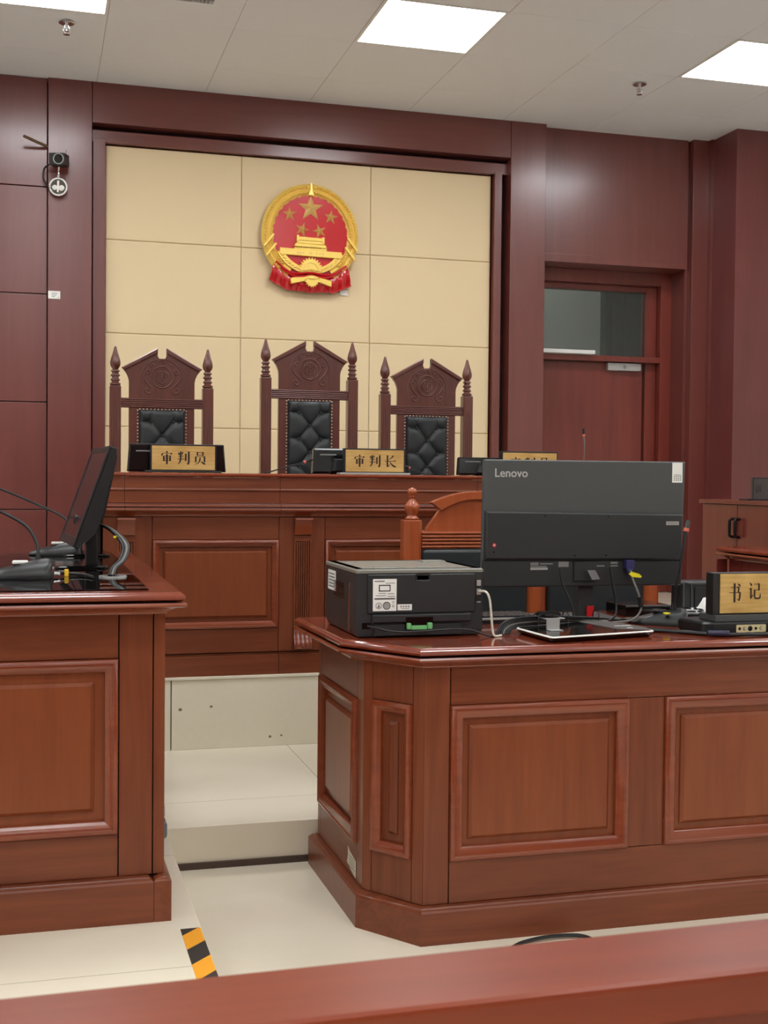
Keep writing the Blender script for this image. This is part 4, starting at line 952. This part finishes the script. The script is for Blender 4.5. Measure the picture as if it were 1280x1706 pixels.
def at3(px_x, px_z, y, y0=3.35): return (px_x*y/y0, y, 1.18+(px_z-1.18)*y/y0)
grp = 'black cables behind the big monitor'
cable('monitor_cable', [(1.474, 3.325, .925), (1.480, 3.32, .88), (1.500, 3.31, .83), (1.510, 3.305, .79), (1.512, 3.30, .770)], .0035, 'cable', 'black cable falling from the big monitor left of its neck', group=grp)
cable('monitor_cable', [(1.634, 3.325, .925), (1.642, 3.32, .87), (1.652, 3.32, .82), (1.645, 3.31, .785), (1.62, 3.305, .770)], .0035, 'cable', 'black cable falling from the big monitor right of its neck', group=grp)
cable('video_cable', [(1.700, 3.325, .915), (1.704, 3.318, .89), (1.716, 3.31, .855), (1.726, 3.31, .825), (1.728, 3.31, .80), (1.712, 3.31, .778), (1.68, 3.305, .768), (1.60, 3.30, .764)], .0032, 'cableg', 'grey cable curving down from the blue plug')
tag(MB().tube([(1.7235, 3.31, .838), (1.728, 3.31, .808)], .007, 10, sub=1).build('cable_ferrite', M['black'], at=(1.725, 3.31, .82)), 'black ferrite bead on the grey cable beside the big monitor', 'ferrite bead')
for q in range(7):
    o_ = q*.006
    cable('desk_cable', [(1.206+q*.0075, 3.130+q*.004, ZK+.003), (1.214+q*.0075, 3.138+q*.004, .776-q*.001), (1.240+q*.0085, 3.155+q*.006, .793-q*.0035), (1.30+q*.006, 3.19+q*.006, .799-q*.005), (1.40, 3.235+q*.006, .796-q*.005), (1.50, 3.27+q*.005, .788-q*.0035), (1.60, 3.30+(q % 3)*.006, .778-q*.002), (1.68+q*.01, 3.33+o_, .766+(q % 2)*.004)], .0032, 'cable' if q != 3 else 'cableg', 'grey cable in the bundle running from the desk hole behind the big monitor' if q == 3 else 'black cable in the bundle running from the desk hole behind the big monitor', group='bundle of cables behind the big monitor')
g = MB()
for x, y in ((1.36, 3.235), (1.47, 3.28), (1.58, 3.31)): g.tube([(x, y-.022, .768), (x+.003, y-.020, .796), (x+.004, y, .802), (x+.004, y+.020, .796), (x+.003, y+.024, .766)], .0018, 6)
tag(g.build('cable_tie', M['black'], at=(1.4, 3.28, ZK)), 'black cable ties around the cable bundle on the clerk desk', 'cable tie')
MBk = put('keyboard', (1.49, 3.46, ZK), label='black keyboard lying behind the cables, under the big monitor', cat='keyboard')
MB().loft(rect(1.262, 1.722, 3.39, 3.372+.012) if False else rect(1.262, 1.44, 3.40, 3.54), [(0, ZK), (0, ZK+.014), (-.003, ZK+.018)]).build('case', M['black'], MBk, world=True)
MB().box(1.262, 1.44, 3.394, 3.40, ZK+.012, ZK+.018, .001).build('front_edge', M['silver'], MBk, world=True)
g = MB()
for i in range(9):
    for j in range(5): g.box(1.272+i*.0182, 1.288+i*.0182, 3.41+j*.024, 3.43+j*.024, ZK+.017, ZK+.023, .002)
g.build('keys', M['black'], MBk, world=True)

# writing tablet
tb_ = put('signature_tablet', (1.45, 3.12, ZK), label='flat black glass writing tablet with white rim on the clerk desk', cat='tablet')
TP = [(1.276, 3.165), (1.288, 2.962), (1.630, 3.040), (1.660, 3.062), (1.597, 3.30)]
TP = [(1.276, 3.18), (1.290, 2.958), (1.632, 3.036), (1.598, 3.31)]
def roundp(P, R, n=5):
    out = []
    for i in range(len(P)):
        p0, p1, p2 = Vector(P[i-1]), Vector(P[i]), Vector(P[(i+1) % len(P)])
        a = p1+(p0-p1).normalized()*R; b = p1+(p2-p1).normalized()*R
        for k_ in range(n+1):
            t = k_/n; out.append(tuple((1-t)**2*a+2*t*(1-t)*p1+t*t*b))
    return out
TR_ = roundp(TP, .02)
MB().loft(TR_, [(-.014, ZK), (-.008, ZK+.003), (-.001, ZK+.013)]).build('underside', M['blackg'], tb_, world=True)
MB().loft(TR_, [(-.001, ZK+.013), (0, ZK+.0145), (-.002, ZK+.017), (-.006, ZK+.017)]).build('rim', M['paper'], tb_, world=True)
MB().loft(TR_, [(-.006, ZK+.0165), (-.006, ZK+.0174)]).build('glass_surface', M['blackg'], tb_, world=True)
gc = put('plastic_card', (1.60, 3.15, ZK+.0174), label='grey plastic card lying on the right part of the writing tablet', cat='card')
MB().loft(roundp([(1.507, 3.262), (1.535, 3.085), (1.612, 3.048), (1.637, 3.10), (1.590, 3.275)][::1], .008), [(0, ZK+.0174), (0, ZK+.0184)]).build('card_body', plain('grey_card', (98, 94, 92), .45), gc, world=True)
MB().box(1.56, 1.61, 3.14, 3.146, ZK+.0184, ZK+.0188, 0).box(1.575, 1.592, 3.09, 3.10, ZK+.0184, ZK+.0188, 0).build('card_print', M['paper'], gc, world=True)
ps = put('phone_stand', (1.355, 3.12, ZK+.0174), label='small silver bracket stand with black round head on the writing tablet', cat='stand')
MB().box(1.338, 1.376, 3.10, 3.106, ZK+.0174, .803, .001).box(1.338, 1.376, 3.075, 3.105, ZK+.0174, ZK+.0194, .001).box(1.333, 1.392, 3.10, 3.14, .803, .806, .001).build('bracket', M['silver'], ps, world=True)
MB().lathe([(.012, 0), (.034, .004), (.036, .009), (.028, .014), (0, .015)], 26, Matrix.Translation((1.358, 3.14, .806))).build('head', M['blackg'], ps, world=True)

# clerk microphone
def wedge_mic(name_label, bx, by, bz, rz, neck, tip, group, button='tissue'):
    r = put('conference_microphone', (bx, by, bz), rz, label=name_label, cat='microphone', group=group)
    pts = [(-.115, -.0), (-.07, -.045), (.05, -.055), (.062, -.04), (.062, .04), (.05, .055), (-.07, .045)]
    g = MB(); vs = []; fs = []
    lay = [(1.0, 0, 0), (1.03, .006, 0), (.95, .018, 0), (.74, .031, .016), (.42, .041, .030), (.18, .044, .034)]
    P = roundp(pts, .012, 3); n = len(P)
    for s_, z, ox in lay: vs += [(x*s_+ox, y*s_, z+(x*s_+ox)*.12*(z/.044)) for x, y in P]
    for k_ in range(len(lay)-1):
        for i in range(n): j = (i+1) % n; fs.append((k_*n+i, k_*n+j, (k_+1)*n+j, (k_+1)*n+i))
    fs.append(tuple(reversed(range(n)))); fs.append(tuple((len(lay)-1)*n+i for i in range(n)))
    g.add(vs, fs); g.build('base', M['black'], r, ang=60)
    MB().box(-.040, .0, -.018, .018, .036, .044, .004).build('talk_button', M[button], r)
    iv = (Matrix.Translation((bx, by, bz)) @ Matrix.Rotation(rz, 4, 'Z')).inverted()
    N = [iv @ Vector(p) for p in neck]
    MB().tube([N[0]-Vector((0, 0, .015)), N[0]+Vector((0, 0, .02))], lambda t: .011-.004*t, 12, sub=1).build('neck_socket', M['black'], r)
    MB().tube(N, .0042, 8).build('gooseneck', M['black'], r, ang=80)
    if tip:
        tp = iv @ Vector(tip); a = N[-1]
        MB().tube([a, a+(tp-a)*.3], .0085, 10, sub=1).build('light_ring', M['ring'], r)
        MB().tube([a+(tp-a)*.3, tp], .0072, 10, sub=1).build('microphone_head', M['mong'], r)
    return r
wedge_mic('black conference microphone with red-ringed upright gooseneck beside the big monitor', 1.80, 3.29, ZK, math.radians(-35), [(1.812, 3.27, .80), (1.812, 3.26, .86), (1.824, 3.25, .95), (1.838, 3.25, 1.034)], (1.845, 3.25, 1.066), 'conference microphones', button='black')
tag(MB().box(1.770, 1.788, 3.24, 3.256, ZK+.035, ZK+.040, .002).build('yellow_sticker', M['yellow'], at=(1.78, 3.25, ZK+.036)), 'tiny yellow sticker on the clerk microphone base', 'sticker')
cable('microphone_cable', [(1.820, 3.215, .775), (1.835, 3.18, .770), (1.85, 3.13, .766), (1.87, 3.08, .763), (1.91, 3.03, .761), (1.98, 2.99, .760), (2.1, 2.985, .760)], .0035, 'cableg', 'grey cable leaving the clerk microphone towards the nameplate box')
tag(MB().tube([(1.848, 3.135, .768), (1.853, 3.12, .767)], .0055, 10, sub=1).build('yellow_cable_tape', M['ylw2'], at=(1.85, 3.13, .767)), 'yellow tape wrapped on the cable of the clerk microphone', 'tape')
for q in range(3):
    cable('thick_cable', [(1.66, 3.14+q*.02, .762), (1.72, 3.08+q*.012, .763), (1.79, 3.01+q*.01, .763), (1.87, 2.985+q*.006, .763), (2.0, 2.975+q*.008, .763), (2.2, 2.98+q*.01, .763)], .0045, 'cable', 'black cable lying along the front edge of the clerk desk below the nameplate', group='cables along the desk front')
tag(MB().tube([(1.765, 2.996, .768), (1.82, 2.978, .768)], .0085, 12, sub=1).build('cable_connector', plain('navy_plastic', (34, 34, 60), .45), at=(1.8, 2.98, .768)), 'navy blue cable connector at the desk edge under the nameplate', 'connector')

# device under the clerk nameplate and nameplate
dv = put('audio_interface_box', (1.98, 3.09, ZK), label='flat black electronic box with beige port strip, under the 书记 nameplate', cat='electronic box')
MB().loft(roundp([(1.775, 3.045), (1.80, 3.032), (2.30, 3.032), (2.30, 3.19), (1.80, 3.19), (1.765, 3.16)], .008, 2), [(-.004, ZK+.004), (0, ZK+.008), (0, .787), (-.006, .792)]).build('case', M['black'], dv, world=True)
MB().box(1.80, 1.83, 3.05, 3.08, ZK, ZK+.006, .001).box(2.2, 2.23, 3.05, 3.08, ZK, ZK+.006, .001).box(1.80, 1.83, 3.14, 3.17, ZK, ZK+.006, .001).box(2.2, 2.23, 3.14, 3.17, ZK, ZK+.006, .001).build('foot', M['black'], dv, world=True)
F = face_m((0, 3.032, 0), (0, -1, 0))
pp = MB().loft(roundp(rect(1.875, 1.968, .763, .784), .003, 2), [(0, 0), (0, .0015)], F).build('port_strip', M['beige'], dv, world=True)
g = MB().disc((1.885, .7735), .004, .0015, .0022, F, 14).disc((1.918, .7735), .007, .0015, .0022, F, 18).disc((1.936, .7735), .004, .0015, .0022, F, 14)
g.ringp((1.900, .7735), .0045, .003, .0015, .0022, F, 1.0, 5.3, 14).ringp((1.952, .7735), .0045, .003, .0015, .0022, F, 1.0, 5.3, 14)
g.build('jack', M['blackg'], pp, world=True)
nm = put('nameplate', (1.97, 3.09, .792), label='large brass nameplate reading 书记, at the right edge on the clerk desk', cat='nameplate', group='brass nameplates')
MB().box(1.814, 2.30, 3.038, 3.125, .7925, .811, .002).build('base', M['mong'], nm, world=True)
MB().box(1.812, 2.10, 3.052, 3.09, .811, .927, .003).build('holder', M['black'], nm, world=True)
F = face_m((0, 3.0505, 0), (0, -1, 0))
bp_ = MB().prism(rect(1.834, 2.09, .815, .924), -.0015, .0012, F).build('brass_plate', M['brass'], nm, world=True)
for ky_, gx, gz, gh_, gw_ in (('shu', 1.861, .846, .052, .042), ('ji', 1.922, .851, .050, .040)):
    g = MB(); glyph(g, ky_, gx, gz, gh_, gw_, F, .0012, .002, 1.05); g.build('character', M['ink'], bp_, world=True)
# clutter behind: folder box, disc, paper, tissue, speaker
bx_ = put('media_player', (1.86, 3.55, ZK), label='flat black box behind the clerk microphone', cat='electronic box')
MB().box(1.775, 1.93, 3.50, 3.64, ZK, .792, .003).build('case', M['blackg'], bx_, world=True)
MB().box(1.775, 1.93, 3.497, 3.50, .786, .7915, .001).build('front_trim', M['mong'], bx_, world=True)
dk = put('round_dish', (1.965, 3.49, ZK), label='shallow round black dish with pale rim behind the gooseneck microphone', cat='dish')
Tm = Matrix.Translation((1.968, 3.47, ZK+.006))
MB().lathe([(.03, 0), (.052, .004), (.056, .014), (.052, .018), (.048, .012), (0, .008)], 36, Tm).build('bowl', M['blackg'], dk, world=True)
MB().lathe([(.0555, .010), (.0575, .0115), (.0555, .013)], 36, Tm).build('pale_rim', M['silver'], dk, world=True)
tag(MB().loft([(1.905, 3.32), (2.06, 3.29), (2.15, 3.60), (1.98, 3.64)], [(0, ZK+.0005), (0, ZK+.005)]).build('paper_stack', M['paper'], at=(2.0, 3.45, ZK)), 'white papers under the round dish behind the nameplate', 'paper')
g = MB(); vs = []; fs = []; n = 14
random.seed(5)
for i in range(n+1):
    for j in range(n+1):
        x = 2.02+.13*i/n; y = 3.43+.12*j/n; e = min(i, n-i, j, n-j)/n*2
        vs.append((x, y, ZK+.007+.05*min(1, e*2.2)*(.55+.45*math.sin(i*.9+j*.55)*math.cos(j*.8-i*.2))+random.random()*.004))
for i in range(n):
    for j in range(n): a = i*(n+1)+j; fs.append((a, a+n+1, a+n+2, a+1))
tag(g.add(vs, fs).build('crumpled_tissue', M['tissue'], at=(2.08, 3.48, ZK), ang=60), 'crumpled white tissue on the papers behind the nameplate', 'tissue')
sk = put('desktop_speaker', (2.10, 3.62, ZK), label='small glossy black box-shaped speaker behind the clerk nameplate', cat='speaker')
MB().box(2.015, 2.20, 3.585, 3.66, ZK, .857, .012, seg=3).build('cabinet', M['black'], sk, world=True)
MB().box(2.062, 2.195, 3.581, 3.586, .77, .838, .002).build('grille', M['black'], sk, world=True)
MB().tube([(2.022, 3.583, .77), (2.022, 3.583, .846), (2.03, 3.583, .853), (2.045, 3.583, .850), (2.05, 3.583, .84), (2.052, 3.583, .77)], .0025, 6, sub=2).build('side_trim', M['mong'], sk, world=True)
# cable loop on the floor and socket box
tag(MB().tube([(1.15, 2.87, .006), (1.20, 2.90, .008), (1.28, 2.915, .010), (1.36, 2.905, .008), (1.37, 2.86, .006), (1.26, 2.84, .006)], .005, 8).build('floor_cable', M['cable'], at=(1.25, 2.9, 0)), 'black cable loop on the floor in front of the clerk desk', 'cable')
fs_ = put('floor_socket_box', (.345, 3.66, Z1), label='small pale grey box on the floor beside the left desk', cat='floor box')
MB().box(.318, .377, 3.61, 3.70, Z1, Z1+.048, .008).build('lower_body', M['bluegrey'], fs_, world=True)
MB().box(.325, .372, 3.62, 3.70, Z1+.056, Z1+.10, .01).build('lid', M['silver'], fs_, world=True)
MB().box(.32, .370, 3.615, 3.70, Z1+.048, Z1+.056, .001).build('slot', M['blackg'], fs_, world=True)
# hazard tape
ht = put('hazard_tape', (.355, 2.6, Z1), label='yellow and black striped hazard tape on the edge of the raised floor', cat='tape')
xa, xb, ya, yb = .331, .3775, 2.2, 2.875
p_ = .088; slope = 1.0; zt = Z1+.0008
ys = yb+.012; kq = 0
gy, gb = MB(), MB()
def clip(poly):
    def cl(P, f):
        out = []
        for i in range(len(P)):
            a, b = P[i-1], P[i]; fa, fb = f(a), f(b)
            if (fa >= 0) != (fb >= 0): t = fa/(fa-fb); out.append((a[0]+(b[0]-a[0])*t, a[1]+(b[1]-a[1])*t))
            if fb >= 0: out.append(b)
        return out
    for f in (lambda p: p[1]-ya, lambda p: yb-p[1]):
        if poly: poly = cl(poly, f)
    return poly
y = yb+.045
while y > ya-.1:
    q = [(xa, y-.0), (xb, y+.045), (xb, y+.045-p_), (xa, y-p_)]
    q = [(xa, y-p_-.0), (xb, y+.048-p_), (xb, y+.048), (xa, y)]
    q = clip(q)
    if q and len(q) > 2: (gb if kq % 2 == 0 else gy).prism(q, Z1, zt)
    y -= p_; kq += 1
gy.build('yellow_stripe', M['hazy'], ht, world=True); gb.build('black_stripe', M['hazb'], ht, world=True)

# ------------------------------------------------------------------ things on the left desk
wedge_mic('black conference microphone nearest us on the left desk', -.012, 3.33, ZD, 0, [(.012, 3.345, ZD+.035), (.012, 3.35, .965), (.010, 3.36, 1.0), (-.013, 3.37, 1.042), (-.050, 3.38, 1.068), (-.10, 3.39, 1.092), (-.25, 3.38, 1.16)], (-.29, 3.37, 1.18), 'conference microphones')
wedge_mic('black conference microphone behind the tilted monitor on the left desk', .098, 4.26, ZD, 0, [(.10, 4.27, ZD+.035), (.108, 4.28, .970), (.112, 4.30, 1.0), (.100, 4.33, 1.038), (.008, 4.35, 1.083), (-.107, 4.35, 1.133), (-.25, 4.35, 1.19)], (-.29, 4.35, 1.20), 'conference microphones')
cable('audio_cable', [(.052, 3.345, ZD+.012), (.08, 3.36, ZD+.008), (.11, 3.36, ZD+.006), (.135, 3.33, ZD+.005), (.150, 3.27, ZD+.004)], .0035, 'cable', 'black cable leaving the nearest microphone on the left desk')
tag(MB().tube([(.051, 3.335, ZD+.010), (.066, 3.34, ZD+.0085)], .0052, 10, sub=1).build('cable_plug', M['chrome'], at=(.058, 3.34, ZD+.01)), 'chrome cable plug at the nearest microphone on the left desk', 'plug')
tag(MB().box(.079, .090, 3.352, 3.37, ZD+.0, ZD+.018, .002).build('yellow_cable_flag', M['ylw2'], at=(.085, 3.36, ZD)), 'yellow tape flag on the cable of the nearest left-desk microphone', 'tape')
def lcd(px_, py_, pz_, label, gname):
    w_ = Vector((-.058, .998, 0)).normalized(); u_ = Vector((.336, 0, .942)).normalized(); u_ = (u_-w_*u_.dot(w_)).normalized(); b_ = w_.cross(u_)
    mm = Matrix((w_, u_, b_)).transposed().to_4x4(); 
    r = put('lcd_monitor', (px_+.065, py_+.16, ZD), label=label, cat='monitor', group=gname)
    mm.translation = Vector((px_, py_, pz_))-Vector(r.location)
    W_ = .45
    # profile in (height, thickness) extruded along the width
    pm_ = mm @ Matrix(((0, 0, 1, 0), (1, 0, 0, 0), (0, 1, 0, 0), (0, 0, 0, 1)))
    prof = [(.002, 0), (.295, 0), (.297, .003), (.297, .017), (.290, .021), (.22, .031), (.11, .046), (.06, .046), (.02, .024), (.0, .014), (0, .002)]
    MB().prism(prof, 0, W_, pm_, .003).build('housing', M['black'], r)
    bez = MB()
    for a, b, c, d in ((0, W_, 0, .026), (0, W_, .280, .297), (0, .015, .026, .280), (W_-.015, W_, .026, .280)): bez.box(a, b, c, d, -.004, .001, .002, mm)
    bez.build('bezel', M['black'], r)
    MB().box(.015, W_-.015, .026, .280, -.0015, .001, 0, mm).build('screen', M['screen'], r)
    n1 = mm @ Vector((.225, .07, .044))
    MB().box(n1.x-.012, n1.x+.022, n1.y-.035, n1.y+.035, .006, n1.z+.02, .005).box(n1.x-.045, n1.x+.0, n1.y-.045, n1.y+.045, n1.z-.01, n1.z+.03, .005).build('stand_neck', M['black'], r)
    MB().loft(roundp(rect(n1.x-.10, n1.x+.05, n1.y-.11, n1.y+.11), .02), [(0, 0), (0, .004), (-.006, .008)]).build('stand_base', M['blackg'], r)
    return r
lcd(.107, 3.50, .983, 'tilted black flat screen monitor in front on the left desk', 'black monitors on the left desk')
lcd(.142, 4.04, .975, 'black monitor hidden directly behind the tilted one on the left desk', 'black monitors on the left desk')
def sc(x, z, y): return (x*y/3.6, y, 1.18+(z-1.18)*y/3.6)
for q, (mt_, dx) in enumerate((('cable', 0), ('cable', .006), ('cableg', .011), ('cable', .016))):
    cable('monitor_lead', [sc(.165, 1.045, 3.66+q*.01), sc(.190+dx*.3, 1.038, 3.6), sc(.215+dx*.6, 1.022, 3.54), sc(.238+dx, .995, 3.48), sc(.246+dx, .970, 3.44), sc(.234+dx, .938, 3.40), sc(.215+dx*.8, .918, 3.36), (.192+dx*.7, 3.32, ZD+.003)], .0038, mt_, ['innermost black cable arching from the monitors down to the desk hole', 'second black cable in the arching bundle on the left desk', 'grey cable in the arching bundle on the left desk', 'outermost black cable of the arching bundle on the left desk'][q], group='cables arching down on the left desk')
tag(MB().box(.214, .236, 3.50, 3.508, 1.008, 1.014, .001).build('yellow_wire_tag', M['yellow'], at=(.225, 3.5, 1.01)), 'small yellow tag on the arching cables of the left desk', 'tag')
gr_ = put('cable_grommet', (.201, 3.31, ZD), label='round silver cable hole rim in the left desk top', cat='cable grommet')
MB().ringp((0, 0), .036, .030, 0, .004, Matrix.Identity(4)).build('rim', M['silver'], gr_)
MB().disc((0, 0), .030, 0, .001).build('hole', M['blackg'], gr_)

# ------------------------------------------------------------------ right side desk and cabinet
sd = put('side_desk', (3.2, 4.1, Z1), label='wooden side desk at the right edge running towards the camera', cat='desk')
SX = 2.803; SY1 = 4.70; zt = .905
outer = [(SX, 3.80), (3.7, 3.80), (3.7, SY1), (SX, SY1)]
MB().loft(rect(SX+.05, 3.65, 3.84, SY1-.03), [(0, Z1+.01), (0, .86)]).build('carcass', M['side'], sd, world=True)
MB().loft(outer, [(-.03, .8835), (-.008, .8835), (-.001, .887), (0, .892), (-.002, .897), (-.006, .8995), (-.009, .903), (-.013, .905)]).build('worktop', M['top'], sd, world=True, ang=28)
MB().loft(outer, [(-.06, .852), (-.036, .852), (-.034, .856), (-.026, .861), (-.016, .866), (-.005, .868), (.002, .871), (.003, .875), (0, .8795), (-.03, .8795)]).build('cornice', M['mold'], sd, world=True, ang=28)
MB().loft(outer, [(-.04, .8795), (-.04, .8835)]).build('shadow_gap', M['backing'], sd, world=True)
F = face_m((SX+.045, SY1-.03, 0), (-1, 0, 0))
slab(sd, 'stile', F, 0, .10, Z1+.1, .852, 'side'); slab(sd, 'rail', F, .10, .83, .76, .852, 'side'); slab(sd, 'rail', F, .10, .83, Z1+.1, .33, 'side')
raised(sd, at(F, .101, .33), .5, .43, 'side')
MB().box(SX+.02, SX+.08, 3.80, SY1, Z1, Z1+.1, .003).build('plinth', M['side'], sd, world=True)
MB().box(SX-.0, SX+.05, SY1-.012, SY1-.002, Z1, .852, .003).build('corner_edge', M['side'], sd, world=True)
cb = put('cupboard', (3.52, 5.3, Z2), label='low red-brown cupboard with two doors and dark handles, right by the pillar', cat='cupboard')
CX = 3.30; tz = 1.091
MB().box(CX+.02, 3.78, 4.86, 5.672, Z2, tz-.022, .002).build('carcass', M['side'], cb, world=True)
MB().box(CX-.012, 3.79, 4.84, 5.69, tz-.021, tz, .004).build('top_board', M['side'], cb, world=True)
for a, b, hy in ((5.345, 5.668, 5.372), (5.018, 5.341, 5.322), (4.87, 5.014, 5.0)):
    d = B(CX, CX+.02, a, b, Z2+.05, tz-.023, .002).build('cupboard_door', M['side'], cb, world=True)
    MB().tube([(CX, hy, .999), (CX-.022, hy, .995), (CX-.025, hy, .98), (CX-.025, hy, .93), (CX-.022, hy, .915), (CX, hy, .911)], .0075, 8, sub=3).build('handle', M['darkmetal'], d, world=True)
r = put('nameplate', (3.45, 5.3, tz), label='dark slate nameplate standing on the cupboard at the right edge', cat='nameplate')
MB().box(3.355, 3.62, 5.30, 5.32, tz+.006, 1.203, .002).build('slate_plate', M['slate'], r, world=True)
MB().box(3.31, 3.64, 5.27, 5.35, tz, tz+.008, .002).build('base', M['black'], r, world=True)
F = face_m((0, 5.30, 0), (0, -1, 0))
MB().prism(rect(3.355, 3.62, 1.197, 1.202), -.001, .002, F).prism(rect(3.355, 3.359, tz+.01, 1.197), -.001, .002, F).build('frame', M['black'], r, world=True)
MB().text('诉', .042, F @ Matrix.Translation((3.386, 1.145, .0005)), .0004).build('lettering', M['black'], r, world=True)

# ------------------------------------------------------------------ front barrier rail (nearest us)
br = put('barrier_rail', (0, 1.12, 0), label='thick wooden barrier rail across the foreground nearest us', cat='barrier')
def ry(x): return 1.183
MB().loft([(-1.6, 1.061), (2.6, 1.061), (2.6, 1.214), (-1.6, 1.162)], [(-.004, .655), (0, .659), (0, .692), (-.0015, .6975), (-.006, .700)]).build('top_rail', M['rail'], br, world=True, ang=28)
MB().box(-1.6, 2.6, 1.085, 1.145, .05, .655, .002).build('front_panel', M['rail'], br, world=True)
MB().box(-1.6, 2.6, 1.07, 1.175, 0, .10, .003).build('plinth', M['desk_h'], br, world=True)
